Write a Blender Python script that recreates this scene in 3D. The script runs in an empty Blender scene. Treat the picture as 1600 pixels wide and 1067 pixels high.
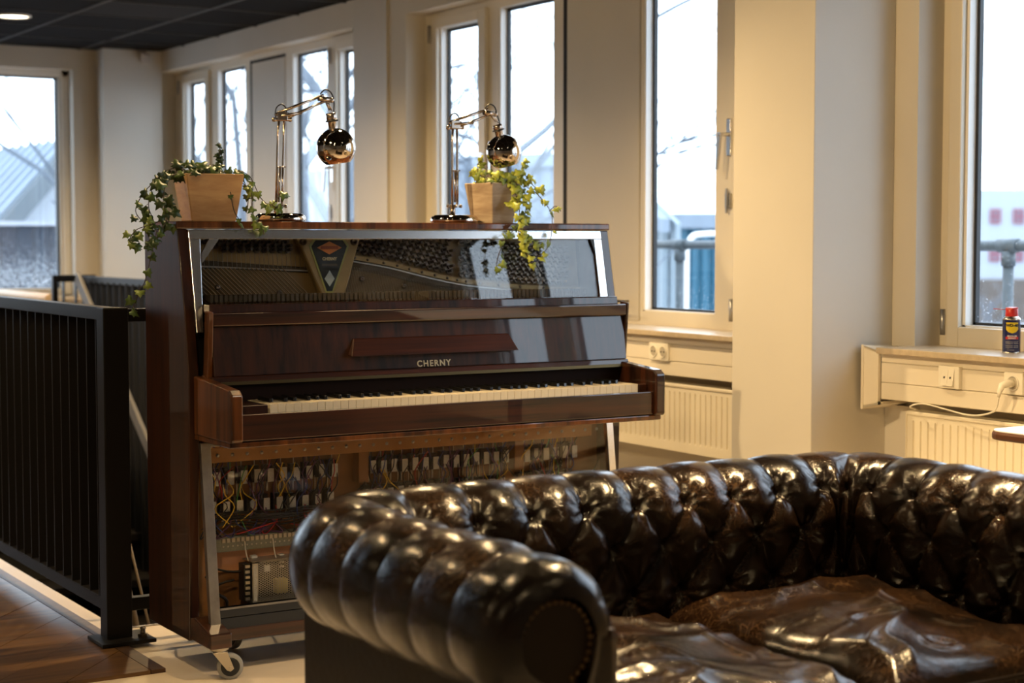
import bpy, math, random
from math import sin, cos, pi, radians, sqrt, atan2
from mathutils import Vector, Matrix, noise

random.seed(7)
scn = bpy.context.scene
COL = scn.collection

# ------------------------------------------------------------------ camera
F_PX, YAW, PITCH, EYE = 2656.0, radians(31.8), radians(3.4), 1.25
cam_d = bpy.data.cameras.new('camera')
cam_d.sensor_width = 36.0
cam_d.lens = F_PX / 1600.0 * 36.0
cam_d.clip_start = 0.05
cam_d.clip_end = 600
cam_d.dof.use_dof = True
cam_d.dof.focus_distance = 4.75
cam_d.dof.aperture_fstop = 3.4
cam = bpy.data.objects.new('camera', cam_d)
COL.objects.link(cam)
cam.location = (0, 0, EYE)
cam.rotation_euler = (pi / 2 - PITCH, 0, -YAW)
scn.camera = cam

# ------------------------------------------------------------------ sky (overcast)
SKY = 5.2
W = bpy.data.worlds.new('overcast_sky')
scn.world = W
W.use_nodes = True
wn, wl = W.node_tree.nodes, W.node_tree.links
bg = wn['Background']
bg.inputs['Strength'].default_value = SKY
tc = wn.new('ShaderNodeTexCoord')
mp = wn.new('ShaderNodeMapping')
mp.inputs['Scale'].default_value = (1, 1, 3)
nz = wn.new('ShaderNodeTexNoise')
nz.inputs['Scale'].default_value = 1.6
nz.inputs['Detail'].default_value = 3
cr = wn.new('ShaderNodeValToRGB')
cr.color_ramp.elements[0].color = (0.70, 0.83, 1.0, 1)
cr.color_ramp.elements[1].color = (0.80, 0.90, 1.0, 1)
wl.new(tc.outputs['Generated'], mp.inputs['Vector'])
wl.new(mp.outputs['Vector'], nz.inputs['Vector'])
wl.new(nz.outputs['Fac'], cr.inputs['Fac'])
wl.new(cr.outputs['Color'], bg.inputs['Color'])

# ------------------------------------------------------------------ exposure
scn.view_settings.view_transform = 'Standard'
scn.view_settings.look = 'None'
scn.view_settings.gamma = 1.0
scn.view_settings.use_curve_mapping = False
scn.view_settings.exposure = -0.15
SPOT_W = 290.0
SPOT_COL = (1.0, 0.69, 0.34)

# ------------------------------------------------------------------ helpers
_f = Vector((sin(YAW) * cos(PITCH), cos(YAW) * cos(PITCH), -sin(PITCH)))
_r = Vector((cos(YAW), -sin(YAW), 0))
_u = _r.cross(_f)


def at(x, y, axis, val):
    """world point on the plane axis=val that lies along the sight line measured at (x, y) in the photograph"""
    d = _f * F_PX + _r * (x - 800) + _u * (533.5 - y)
    t = (val - (0, 0, EYE)[axis]) / d[axis]
    return Vector((0, 0, EYE)) + d * t


class MB:
    def __init__(s):
        s.v, s.f, s.m, s.sm = [], [], [], []

    def add(s, vs, fs, mi=0, smooth=False):
        b = len(s.v)
        s.v += [tuple(v) for v in vs]
        for f in fs:
            s.f.append(tuple(i + b for i in f))
            s.m.append(mi)
            s.sm.append(smooth)
        return s

    def box(s, a, b, mi=0, M=None):
        x0, y0, z0 = a
        x1, y1, z1 = b
        if x0 > x1: x0, x1 = x1, x0
        if y0 > y1: y0, y1 = y1, y0
        if z0 > z1: z0, z1 = z1, z0
        vs = [(x0, y0, z0), (x1, y0, z0), (x1, y1, z0), (x0, y1, z0), (x0, y0, z1), (x1, y0, z1), (x1, y1, z1), (x0, y1, z1)]
        if M is not None: vs = [M @ Vector(v) for v in vs]
        return s.add(vs, [(0, 3, 2, 1), (4, 5, 6, 7), (0, 1, 5, 4), (1, 2, 6, 5), (2, 3, 7, 6), (3, 0, 4, 7)], mi)

    def prism(s, pts, d, mi=0):
        """closed solid: planar polygon pts (3D) pushed along d"""
        n = len(pts)
        d = Vector(d)
        P = [Vector(p) for p in pts]
        nrm = Vector((0, 0, 0))
        for i in range(n):
            nrm += P[i].cross(P[(i + 1) % n])
        if nrm.dot(d) > 0: P.reverse()
        vs = P + [p + d for p in P]
        fs = [tuple(range(n)), tuple(range(2 * n - 1, n - 1, -1))]
        for i in range(n):
            j = (i + 1) % n
            fs.append((i, i + n, j + n, j))
        return s.add(vs, fs, mi)

    def tube(s, pts, r, n=8, mi=0, cap=True, smooth=True):
        P = [Vector(p) for p in pts]
        m = len(P)
        R = r if isinstance(r, (list, tuple)) else [r] * m
        T = []
        for i in range(m):
            a, b = P[max(0, i - 1)], P[min(m - 1, i + 1)]
            t = (b - a)
            T.append(t.normalized() if t.length > 1e-9 else Vector((0, 0, 1)))
        ref = Vector((0, 0, 1)) if abs(T[0].z) < .9 else Vector((1, 0, 0))
        nv = T[0].cross(ref).normalized()
        vs = []
        for i in range(m):
            nv = (nv - T[i] * nv.dot(T[i]))
            nv = nv.normalized() if nv.length > 1e-6 else T[i].orthogonal().normalized()
            bv = T[i].cross(nv)
            for k in range(n):
                a = 2 * pi * k / n
                vs.append(P[i] + (nv * cos(a) + bv * sin(a)) * R[i])
        fs = []
        for i in range(m - 1):
            for k in range(n):
                q = (k + 1) % n
                fs.append((i * n + k, i * n + q, (i + 1) * n + q, (i + 1) * n + k))
        s.add(vs, fs, mi, smooth)
        if cap:
            b = len(s.v) - m * n
            s.f.append(tuple(b + k for k in range(n - 1, -1, -1))); s.m.append(mi); s.sm.append(False)
            s.f.append(tuple(b + (m - 1) * n + k for k in range(n))); s.m.append(mi); s.sm.append(False)
        return s

    def lathe(s, prof, n=24, c=(0, 0, 0), mi=0, M=None, smooth=True):
        """prof: list of (radius, z)"""
        vs, fs = [], []
        m = len(prof)
        for (r, z) in prof:
            for k in range(n):
                a = 2 * pi * k / n
                v = Vector((r * cos(a), r * sin(a), z))
                if M is not None: v = M @ v
                vs.append(v + Vector(c))
        for i in range(m - 1):
            for k in range(n):
                q = (k + 1) % n
                fs.append((i * n + k, i * n + q, (i + 1) * n + q, (i + 1) * n + k))
        return s.add(vs, fs, mi, smooth)

    def ball(s, c, r, n=10, mi=0, sc=(1, 1, 1)):
        pr = [(max(1e-4, sin(pi * i / n)) * r, -cos(pi * i / n) * r) for i in range(n + 1)]
        return s.lathe(pr, 2 * n, c, mi, Matrix.Diagonal(Vector(sc)))

    def mesh(s, name, mats):
        me = bpy.data.meshes.new(name)
        me.from_pydata(s.v, [], s.f)
        for m in (mats if isinstance(mats, (list, tuple)) else [mats]): me.materials.append(m)
        me.polygons.foreach_set('material_index', s.m)
        me.polygons.foreach_set('use_smooth', s.sm)
        me.update()
        return me

    def build(s, name, mats, parent=None, bevel=0, seg=2, origin=None, kind=None):
        me = s.mesh(name, mats)
        return link(name, me, parent, bevel, seg, origin, kind)


def link(name, me, parent=None, bevel=0, seg=2, origin=None, kind=None):
    if origin is not None:
        me.transform(Matrix.Translation(-Vector(origin)))
    o = bpy.data.objects.new(name, me)
    COL.objects.link(o)
    if parent is not None:
        o.parent = parent
        chain = Vector((0, 0, 0))
        p = parent
        if origin is None:
            o.matrix_parent_inverse = Matrix.Translation(-wloc(parent))
        else:
            o.location = Vector(origin)
            o.matrix_parent_inverse = Matrix.Translation(-wloc(parent))
    elif origin is not None:
        o.location = origin
    if bevel:
        b = o.modifiers.new('bevel', 'BEVEL')
        b.width = bevel
        b.segments = seg
        b.limit_method = 'ANGLE'
        b.angle_limit = radians(40)
        b.harden_normals = False
    if kind: o['kind'] = kind
    return o


def wloc(o):
    v = Vector(o.location)
    if o.parent is not None:
        v = o.matrix_parent_inverse.to_translation() + v + wloc(o.parent)
    return v


def tag(o, label=None, cat=None, group=None, kind=None):
    if label: o['label'] = label
    if cat: o['category'] = cat
    if group: o['group'] = group
    if kind: o['kind'] = kind
    return o


def thing(name, label, cat, loc=(0, 0, 0), group=None):
    o = bpy.data.objects.new(name, None)
    o.empty_display_size = .1
    COL.objects.link(o)
    o.location = loc
    return tag(o, label, cat, group)


def struct(mb, name, mats, bevel=0, parent=None):
    o = mb.build(name, mats, parent, bevel)
    if parent is None: o['kind'] = 'structure'
    return o


def bez(pts, k=6):
    """smooth catmull-rom through pts"""
    P = [Vector(p) for p in pts]
    P = [P[0] * 2 - P[1]] + P + [P[-1] * 2 - P[-2]]
    out = []
    for i in range(1, len(P) - 2):
        for j in range(k):
            t = j / k
            a, b, c, d = P[i - 1], P[i], P[i + 1], P[i + 2]
            out.append(.5 * ((2 * b) + (c - a) * t + (2 * a - 5 * b + 4 * c - d) * t * t + (3 * b - a - 3 * c + d) * t ** 3))
    out.append(P[-2])
    return out


def text_mesh(txt, size, name, mat, M, parent, extrude=.0006, spacing=1.0, bold=0.0):
    cu = bpy.data.curves.new(name, 'FONT')
    cu.body = txt
    cu.size = size
    cu.extrude = extrude
    cu.offset = bold
    cu.space_character = spacing
    cu.align_x = 'CENTER'
    cu.align_y = 'CENTER'
    cu.resolution_u = 3
    t = bpy.data.objects.new('tmp_text', cu)
    me = bpy.data.meshes.new_from_object(t)
    bpy.data.objects.remove(t)
    me.materials.clear()
    me.materials.append(mat)
    me.transform(M)
    return link(name, me, parent)


# ------------------------------------------------------------------ materials
def nodes(name):
    m = bpy.data.materials.new(name)
    m.use_nodes = True
    nt = m.node_tree
    return m, nt.nodes, nt.links, nt.nodes['Principled BSDF']


def mat(name, col, rough=.5, metal=0, coat=0, spec=.5, var=0, vscale=8, bump=0, bscale=80, stretch=(1, 1, 1), col2=None, coat_r=.05, detail=4):
    m, n, l, p = nodes(name)
    p.inputs['Base Color'].default_value = (*col, 1)
    p.inputs['Roughness'].default_value = rough
    p.inputs['Metallic'].default_value = metal
    p.inputs['Coat Weight'].default_value = coat
    p.inputs['Coat Roughness'].default_value = coat_r
    p.inputs['Specular IOR Level'].default_value = spec
    if var or bump:
        t = n.new('ShaderNodeTexCoord')
        mp = n.new('ShaderNodeMapping')
        mp.inputs['Scale'].default_value = stretch
        l.new(t.outputs['Object'], mp.inputs['Vector'])
    if var:
        z = n.new('ShaderNodeTexNoise')
        z.inputs['Scale'].default_value = vscale
        z.inputs['Detail'].default_value = detail
        l.new(mp.outputs['Vector'], z.inputs['Vector'])
        r = n.new('ShaderNodeValToRGB')
        r.color_ramp.elements[0].position = .3
        r.color_ramp.elements[1].position = .7
        c2 = col2 or tuple(c * (1 - var) for c in col)
        r.color_ramp.elements[0].color = (*c2, 1)
        r.color_ramp.elements[1].color = (*col, 1)
        l.new(z.outputs['Fac'], r.inputs['Fac'])
        l.new(r.outputs['Color'], p.inputs['Base Color'])
    if bump:
        z2 = n.new('ShaderNodeTexNoise')
        z2.inputs['Scale'].default_value = bscale
        z2.inputs['Detail'].default_value = 3
        l.new(mp.outputs['Vector'], z2.inputs['Vector'])
        b = n.new('ShaderNodeBump')
        b.inputs['Strength'].default_value = bump
        b.inputs['Distance'].default_value = .002
        l.new(z2.outputs['Fac'], b.inputs['Height'])
        l.new(b.outputs['Normal'], p.inputs['Normal'])
    return m


def wood(name, dark, light, scale=(30, 30, 1.5), rough=.35, coat=1.0, coat_r=.04, wave=3.0, bump=0.0):
    """streaky veneer; scale squashes the noise along the grain"""
    m, n, l, p = nodes(name)
    t = n.new('ShaderNodeTexCoord')
    mp = n.new('ShaderNodeMapping')
    mp.inputs['Scale'].default_value = scale
    l.new(t.outputs['Object'], mp.inputs['Vector'])
    z = n.new('ShaderNodeTexNoise')
    z.inputs['Scale'].default_value = 1.0
    z.inputs['Detail'].default_value = 6
    z.inputs['Roughness'].default_value = .62
    z.inputs['Distortion'].default_value = .35
    l.new(mp.outputs['Vector'], z.inputs['Vector'])
    z2 = n.new('ShaderNodeTexNoise')
    z2.inputs['Scale'].default_value = wave
    l.new(t.outputs['Object'], z2.inputs['Vector'])
    mx = n.new('ShaderNodeMath')
    mx.operation = 'MULTIPLY_ADD'
    mx.inputs[1].default_value = .35
    l.new(z2.outputs['Fac'], mx.inputs[0])
    l.new(z.outputs['Fac'], mx.inputs[2])
    r = n.new('ShaderNodeValToRGB')
    r.color_ramp.elements[0].position = .5
    r.color_ramp.elements[1].position = .88
    r.color_ramp.elements[0].color = (*dark, 1)
    r.color_ramp.elements[1].color = (*light, 1)
    l.new(mx.outputs[0], r.inputs['Fac'])
    l.new(r.outputs['Color'], p.inputs['Base Color'])
    p.inputs['Roughness'].default_value = rough
    p.inputs['Coat Weight'].default_value = coat
    p.inputs['Coat Roughness'].default_value = coat_r
    p.inputs['Specular IOR Level'].default_value = .25
    if bump:
        b = n.new('ShaderNodeBump')
        b.inputs['Strength'].default_value = bump
        b.inputs['Distance'].default_value = .002
        l.new(z.outputs['Fac'], b.inputs['Height'])
        l.new(b.outputs['Normal'], p.inputs['Normal'])
    return m


def glass(name, tint=(1, 1, 1), ior=1.5, rough=0.0, drops=None, boost=1.0):
    """thin clear pane: straight-through plus a Fresnel reflection; drops = (z_top, scale) wets the lower part"""
    m = bpy.data.materials.new(name)
    m.use_nodes = True
    nt = m.node_tree
    n, l = nt.nodes, nt.links
    n.clear()
    out = n.new('ShaderNodeOutputMaterial')
    tr = n.new('ShaderNodeBsdfTransparent')
    tr.inputs['Color'].default_value = (*tint, 1)
    gl = n.new('ShaderNodeBsdfGlossy')
    gl.inputs['Roughness'].default_value = rough
    lw = n.new('ShaderNodeLayerWeight')
    lw.inputs['Blend'].default_value = .5
    pw = n.new('ShaderNodeMath')
    pw.operation = 'POWER'
    pw.inputs[1].default_value = 5
    l.new(lw.outputs['Facing'], pw.inputs[0])
    f0 = ((ior - 1) / (ior + 1)) ** 2
    mu = n.new('ShaderNodeMath')
    mu.operation = 'MULTIPLY_ADD'
    mu.use_clamp = True
    mu.inputs[1].default_value = (1 - f0) * boost
    mu.inputs[2].default_value = f0 * boost
    l.new(pw.outputs[0], mu.inputs[0])
    mx = n.new('ShaderNodeMixShader')
    l.new(mu.outputs[0], mx.inputs['Fac'])
    l.new(tr.outputs[0], mx.inputs[1])
    l.new(gl.outputs[0], mx.inputs[2])
    last = mx
    if drops:
        ztop, sc = drops
        t = n.new('ShaderNodeTexCoord')
        z = n.new('ShaderNodeTexNoise')
        z.inputs['Scale'].default_value = sc
        z.inputs['Detail'].default_value = 2
        l.new(t.outputs['Object'], z.inputs['Vector'])
        sx = n.new('ShaderNodeSeparateXYZ')
        l.new(t.outputs['Object'], sx.inputs[0])
        mr = n.new('ShaderNodeMapRange')
        mr.inputs['From Min'].default_value = ztop
        mr.inputs['From Max'].default_value = ztop - .35
        mr.inputs['To Min'].default_value = -.12
        mr.inputs['To Max'].default_value = .06
        l.new(sx.outputs['Z'], mr.inputs['Value'])
        ad = n.new('ShaderNodeMath')
        l.new(z.outputs['Fac'], ad.inputs[0])
        l.new(mr.outputs[0], ad.inputs[1])
        m2 = n.new('ShaderNodeMapRange')
        m2.inputs['From Min'].default_value = .58
        m2.inputs['From Max'].default_value = .68
        m2.inputs['To Max'].default_value = .42
        l.new(ad.outputs[0], m2.inputs['Value'])
        tl = n.new('ShaderNodeBsdfTranslucent')
        tl.inputs['Color'].default_value = (.9, .95, 1, 1)
        mx2 = n.new('ShaderNodeMixShader')
        l.new(m2.outputs[0], mx2.inputs['Fac'])
        l.new(mx.outputs[0], mx2.inputs[1])
        l.new(tl.outputs[0], mx2.inputs[2])
        last = mx2
    l.new(last.outputs[0], out.inputs['Surface'])
    return m


def emit(name, col, s):
    m, n, l, p = nodes(name)
    p.inputs['Base Color'].default_value = (*col, 1)
    p.inputs['Emission Color'].default_value = (*col, 1)
    p.inputs['Emission Strength'].default_value = s
    return m


def leather(name='worn_brown_leather', worn=(.026, .0125, .0058), lo=.42):
    m, n, l, p = nodes(name)
    t = n.new('ShaderNodeTexCoord')
    # creases: thin lines of two voronoi nets, only where the hide is worn
    def net(scale, w):
        zz = n.new('ShaderNodeTexNoise')
        zz.inputs['Scale'].default_value = scale * .7
        l.new(t.outputs['Object'], zz.inputs['Vector'])
        mxv = n.new('ShaderNodeMix')
        mxv.data_type = 'VECTOR'
        mxv.inputs['Factor'].default_value = .16
        l.new(t.outputs['Object'], mxv.inputs['A'])
        l.new(zz.outputs['Color'], mxv.inputs['B'])
        v = n.new('ShaderNodeTexVoronoi')
        v.feature = 'DISTANCE_TO_EDGE'
        v.inputs['Scale'].default_value = scale
        l.new(mxv.outputs['Result'], v.inputs['Vector'])
        r = n.new('ShaderNodeMapRange')
        r.inputs['From Min'].default_value = 0
        r.inputs['From Max'].default_value = w
        r.inputs['To Min'].default_value = 1
        r.inputs['To Max'].default_value = 0
        l.new(v.outputs['Distance'], r.inputs['Value'])
        return r
    a, b = net(15, .018), net(38, .035)
    mxx = n.new('ShaderNodeMath')
    mxx.operation = 'MAXIMUM'
    l.new(a.outputs[0], mxx.inputs[0])
    l.new(b.outputs[0], mxx.inputs[1])
    ms = n.new('ShaderNodeTexNoise')
    ms.inputs['Scale'].default_value = 6
    ms.inputs['Detail'].default_value = 4
    l.new(t.outputs['Object'], ms.inputs['Vector'])
    mr = n.new('ShaderNodeMapRange')
    mr.inputs['From Min'].default_value = lo
    mr.inputs['From Max'].default_value = lo + .2
    l.new(ms.outputs['Fac'], mr.inputs['Value'])
    # only surfaces that face up are rubbed
    ge = n.new('ShaderNodeNewGeometry')
    sx = n.new('ShaderNodeSeparateXYZ')
    l.new(ge.outputs['True Normal'], sx.inputs[0])
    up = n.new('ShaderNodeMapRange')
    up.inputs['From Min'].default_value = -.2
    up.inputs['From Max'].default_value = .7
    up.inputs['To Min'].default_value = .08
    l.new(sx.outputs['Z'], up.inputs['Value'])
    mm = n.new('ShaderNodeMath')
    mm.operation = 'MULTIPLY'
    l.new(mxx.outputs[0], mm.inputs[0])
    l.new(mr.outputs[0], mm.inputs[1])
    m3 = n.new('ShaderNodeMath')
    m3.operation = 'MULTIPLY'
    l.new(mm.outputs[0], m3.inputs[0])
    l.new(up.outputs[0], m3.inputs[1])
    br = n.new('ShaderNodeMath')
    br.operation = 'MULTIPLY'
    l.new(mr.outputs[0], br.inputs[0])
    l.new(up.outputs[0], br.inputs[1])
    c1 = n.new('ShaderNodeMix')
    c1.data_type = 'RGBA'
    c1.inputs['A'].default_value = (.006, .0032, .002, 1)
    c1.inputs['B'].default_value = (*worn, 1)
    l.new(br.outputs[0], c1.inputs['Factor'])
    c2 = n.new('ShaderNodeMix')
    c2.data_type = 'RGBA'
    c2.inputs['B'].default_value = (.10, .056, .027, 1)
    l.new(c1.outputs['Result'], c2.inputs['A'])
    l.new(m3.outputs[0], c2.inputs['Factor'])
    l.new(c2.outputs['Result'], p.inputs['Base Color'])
    p.inputs['Roughness'].default_value = .22
    p.inputs['Specular IOR Level'].default_value = .5
    z = n.new('ShaderNodeTexNoise')
    z.inputs['Scale'].default_value = 30
    z.inputs['Detail'].default_value = 5
    l.new(t.outputs['Object'], z.inputs['Vector'])
    sb = n.new('ShaderNodeMath')
    sb.operation = 'MULTIPLY_ADD'
    sb.inputs[1].default_value = -.16
    l.new(mxx.outputs[0], sb.inputs[0])
    l.new(z.outputs['Fac'], sb.inputs[2])
    bp = n.new('ShaderNodeBump')
    bp.inputs['Strength'].default_value = .26
    bp.inputs['Distance'].default_value = .003
    l.new(sb.outputs[0], bp.inputs['Height'])
    l.new(bp.outputs['Normal'], p.inputs['Normal'])
    return m


M = dict(
    wall=mat('cream_wall_paint', (.58, .54, .465), .75, var=.05, vscale=3, bump=.05, bscale=220),
    wallw=mat('white_wall_paint', (.62, .59, .53), .7, var=.04, vscale=3, bump=.05, bscale=220),
    pvc=mat('cream_window_frame', (.66, .61, .51), .38, var=.04, vscale=5),
    pvcw=mat('white_daylit_frame_edge', (.80, .79, .76), .35),
    gasket=mat('black_rubber_gasket', (.012, .014, .017), .45),
    panel=mat('cream_infill_panel', (.55, .51, .43), .5, var=.05, vscale=3),
    tile=mat('black_ceiling_tile', (.010, .0085, .008), .9, spec=.1, var=.2, vscale=60, bump=.3, bscale=300),
    tile2=mat('grey_ceiling_tile', (.026, .025, .025), .9, spec=.15, var=.2, vscale=60),
    tbar=mat('grey_ceiling_rail', (.05, .047, .045), .5, spec=.2),
    floor=mat('pale_poured_floor', (.62, .53, .42), .42, var=.10, vscale=4, bump=.08, bscale=30),
    plank=wood('worn_oak_plank', (.028, .012, .004), (.17, .088, .032), (2.2, 26, 26), .38, .35, .25, 3.0, .25),
    plankedge=wood('plank_edge_strip', (.02, .009, .004), (.08, .04, .017), (3, 30, 30), .45, .2, .3),
    stone=mat('beige_stone_sill', (.60, .50, .36), .3, var=.18, vscale=40),
    duct=mat('cream_cable_duct', (.78, .72, .60), .45),
    rad=mat('cream_radiator_enamel', (.80, .74, .60), .4, var=.03, vscale=6),
    plast=mat('cream_socket_plastic', (.84, .80, .69), .3),
    dark=mat('dark_hole', (.01, .01, .01), .8),
    rail=mat('black_powder_coat', (.006, .0052, .0048), .4, spec=.18, bump=.1, bscale=400),
    railg=mat('grey_powder_coat', (.010, .0105, .012), .5, spec=.25),
    shaft=mat('dark_stairwell_wall', (.02, .02, .02), .9),
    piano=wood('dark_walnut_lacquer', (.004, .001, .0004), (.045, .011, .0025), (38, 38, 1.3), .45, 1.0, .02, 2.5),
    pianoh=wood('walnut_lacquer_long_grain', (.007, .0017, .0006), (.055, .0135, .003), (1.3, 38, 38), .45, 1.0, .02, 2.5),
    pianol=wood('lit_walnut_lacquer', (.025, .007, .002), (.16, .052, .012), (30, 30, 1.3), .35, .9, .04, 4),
    blackl=mat('black_lacquer', (.006, .005, .005), .3, coat=.5),
    felt=mat('grey_hammer_felt', (.075, .062, .05), .9),
    plate=mat('bronze_iron_plate', (.30, .215, .10), .38, metal=.55, var=.15, vscale=12),
    plated=mat('dark_bronze', (.05, .036, .02), .5, metal=.4),
    platem=mat('aged_bronze_plate', (.16, .115, .055), .45, metal=.4),
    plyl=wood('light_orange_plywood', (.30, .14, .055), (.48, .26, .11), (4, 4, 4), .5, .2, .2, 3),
    steel=mat('bright_steel', (.42, .40, .37), .32, metal=1),
    pin=mat('blued_steel_pin', (.12, .10, .085), .35, metal=.9),
    copper=mat('wound_string', (.34, .22, .11), .4, metal=.9),
    alu=mat('brushed_aluminium', (.84, .83, .82), .24, metal=1),
    alud=mat('dull_aluminium', (.46, .45, .44), .38, metal=1, var=.3, vscale=20),
    acryl=glass('clear_acrylic', (.96, .96, .95), 1.52, 0.0, boost=1.25),
    acryl2=glass('smoky_lower_acrylic', (.93, .92, .90), 1.49, 0.0, boost=1.0),
    ivory=mat('aged_ivory_key', (.78, .68, .50), .25, coat=.4),
    ebony=mat('ebony_key', (.006, .006, .006), .25, coat=.5),
    gold=mat('gold_lettering', (.55, .46, .28), .35, metal=.3),
    brass=mat('dull_brass_hinge', (.10, .07, .03), .4, metal=.9),
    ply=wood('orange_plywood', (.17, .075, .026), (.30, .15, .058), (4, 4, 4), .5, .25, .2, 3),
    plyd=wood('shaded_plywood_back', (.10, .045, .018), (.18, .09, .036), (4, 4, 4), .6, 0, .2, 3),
    solb=mat('black_solenoid_body', (.02, .02, .022), .4, metal=.3),
    soll=mat('white_solenoid_label', (.62, .62, .60), .5, var=.4, vscale=260, stretch=(1, 1, 3)),
    wireb=mat('black_wire', (.012, .012, .014), .4),
    wirer=mat('red_wire', (.42, .02, .02), .4),
    wirey=mat('yellow_wire', (.70, .45, .03), .4),
    wirebl=mat('blue_wire', (.03, .05, .22), .4),
    wirep=mat('violet_wire', (.14, .05, .14), .4),
    wireg=mat('green_wire', (.06, .25, .07), .4),
    wirew=mat('white_wire', (.65, .60, .52), .4),
    psu=mat('perforated_steel_case', (.50, .48, .44), .38, metal=.8),
    amber=mat('yellow_transformer', (.62, .55, .18), .5),
    pcb=mat('terminal_green_grey', (.24, .25, .20), .45, var=.3, vscale=200),
    orange=mat('orange_emblem', (.60, .20, .04), .5),
    navy=mat('blue_black_emblem', (.012, .018, .024), .4),
    olive=mat('olive_emblem_border', (.26, .27, .08), .5),
    silver=mat('silver_emblem', (.32, .38, .40), .4),
    rubber=mat('grey_rubber_tyre', (.22, .22, .22), .6),
    zinc=mat('zinc_plated_steel', (.55, .50, .42), .35, metal=.9),
    chrome=mat('dark_polished_chrome', (.62, .56, .50), .04, metal=1),
    chromes=mat('satin_nickel', (.55, .47, .40), .20, metal=1),
    cable=mat('black_cable', (.01, .01, .01), .4),
    potL=wood('terracotta_wood_pot', (.40, .22, .10), (.62, .40, .20), (6, 6, 26), .65, 0, .3, 6, .3),
    potR=wood('grey_wood_pot', (.30, .22, .15), (.52, .42, .30), (6, 6, 30), .65, 0, .3, 6, .3),
    soil=mat('dark_soil', (.02, .014, .01), .95, bump=.6, bscale=90),
    leafd=mat('dark_ivy_leaf', (.035, .072, .014), .42, var=.55, vscale=45),
    leafm=mat('mid_green_ivy_leaf', (.085, .15, .030), .42, var=.45, vscale=45),
    leafy=mat('spotlit_yellow_ivy_leaf', (.42, .48, .06), .45, var=.45, vscale=45),  # the bright beam on the right-hand ivy is put into this leaf colour
    leafp=mat('pale_green_ivy_leaf', (.22, .30, .05), .45, var=.5, vscale=45),
    stem=mat('brown_ivy_stem', (.05, .035, .02), .7),
    leather=leather(),
    leathers=leather('rubbed_seat_leather', (.020, .0088, .0038), .36),
    leatherd=mat('dark_leather_panel', (.010, .0055, .003), .45, spec=.2, bump=.3, bscale=60),
    nail=mat('dark_brass_nail', (.13, .085, .045), .35, metal=.9),
    canb=mat('navy_can_print', (.012, .018, .10), .25, coat=.4),
    cany=mat('yellow_can_print', (.82, .60, .02), .35),
    canr=mat('red_plastic_cap', (.62, .03, .025), .35),
    canw=mat('white_can_print', (.75, .75, .75), .4),
    cank=mat('black_can_print', (.01, .01, .012), .4),
    tin=mat('tin_can_metal', (.72, .68, .62), .25, metal=1),
    white=mat('white_table_laminate', (.80, .80, .80), .35),
    brown=mat('brown_table_edging', (.09, .035, .018), .4),
    bar=mat('dull_tan_bar', (.12, .085, .05), .5),
    flat=mat('brushed_grey_flat_bar', (.14, .135, .13), .45),
    handrail=mat('light_wood_handrail', (.58, .42, .24), .45, var=.15, vscale=20),
    snow=mat('snow', (.36, .38, .42), .8, var=.08, vscale=2),
    snowroof=mat('snow_dusted_metal', (.24, .29, .35), .6, var=.15, vscale=1.5),
    fence=mat('snowy_dark_fence', (.035, .045, .065), .85, var=.6, vscale=60),
    bark=mat('hazed_grey_bark', (.15, .18, .22), .85, var=.3, vscale=30),  # haze over the trees is mixed into this pale blue-grey
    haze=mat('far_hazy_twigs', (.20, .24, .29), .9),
    facade=mat('white_cladding', (.34, .37, .41), .7, var=.04, vscale=.3),
    redw=mat('red_window_frame', (.30, .035, .06), .6),
    paneg=mat('far_window_pane', (.16, .19, .24), .2),
    browng=mat('brown_shopfront', (.12, .095, .08), .7, var=.4, vscale=1),
    corg=mat('grey_corrugated_steel', (.27, .33, .37), .55, var=.1, vscale=2),
    corb=mat('blue_corrugated_steel', (.025, .13, .20), .5, var=.1, vscale=2),
    galv=mat('galvanised_pipe', (.10, .125, .145), .5, metal=.2, var=.25, vscale=30),
    slab=mat('grey_terrace_slab', (.35, .36, .38), .9, var=.2, vscale=5),
    glass=glass('window_glass', (.97, .99, 1.0), 1.45),
    glassd=glass('rain_spotted_glass', (.97, .99, 1.0), 1.45, drops=(1.12, 150)),
    glassf=glass('frosted_rain_glass', (.97, .99, 1.0), 1.45, drops=(1.36, 120)),
    lampe=emit('lit_downlight', (1.0, .86, .62), 9),
    trimw=mat('white_downlight_ring', (.8, .78, .74), .4),
    sensor=mat('white_sensor_plastic', (.55, .50, .45), .4),
)
# ================================================================== ROOM
XW, XL, YF, YN, ZC = 4.25, -3.4, 11.69, -3.6, 2.57
HX0, HX1, HY0, HY1 = 1.78, 3.21, 5.26, 9.95        # stairwell opening

fl = MB()
for a, b in (((XL - .1, YN - .1), (4.6, HY0)), ((XL - .1, HY0), (HX0, HY1)), ((HX1, HY0), (4.6, HY1)), ((XL - .1, HY1), (4.6, YF + .3))):
    fl.box((a[0], a[1], -.06), (b[0], b[1], 0))
floor = struct(fl, 'floor', M['floor'])
sh = MB()
sh.box((HX0 - .1, HY0 - .1, -2.9), (HX1 + .1, HY1 + .1, -2.8))
sh.box((HX0 - .1, HY0 - .1, -2.8), (HX0, HY1 + .1, -.06)); sh.box((HX1, HY0 - .1, -2.8), (HX1 + .1, HY1 + .1, -.06))
sh.box((HX0, HY0 - .1, -2.8), (HX1, HY0, -.06)); sh.box((HX0, HY1, -2.8), (HX1, HY1 + .1, -.06))
struct(sh, 'wall_stairwell', M['shaft'])
st = MB()
for i in range(9):
    y1 = HY1 - .42 - i * .27
    st.box((HX0 + .02, y1 - .29, -.2 - i * .2), (HX1 - .02, y1, -.16 - i * .2))
struct(st, 'trim_1', M['rail'])
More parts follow.
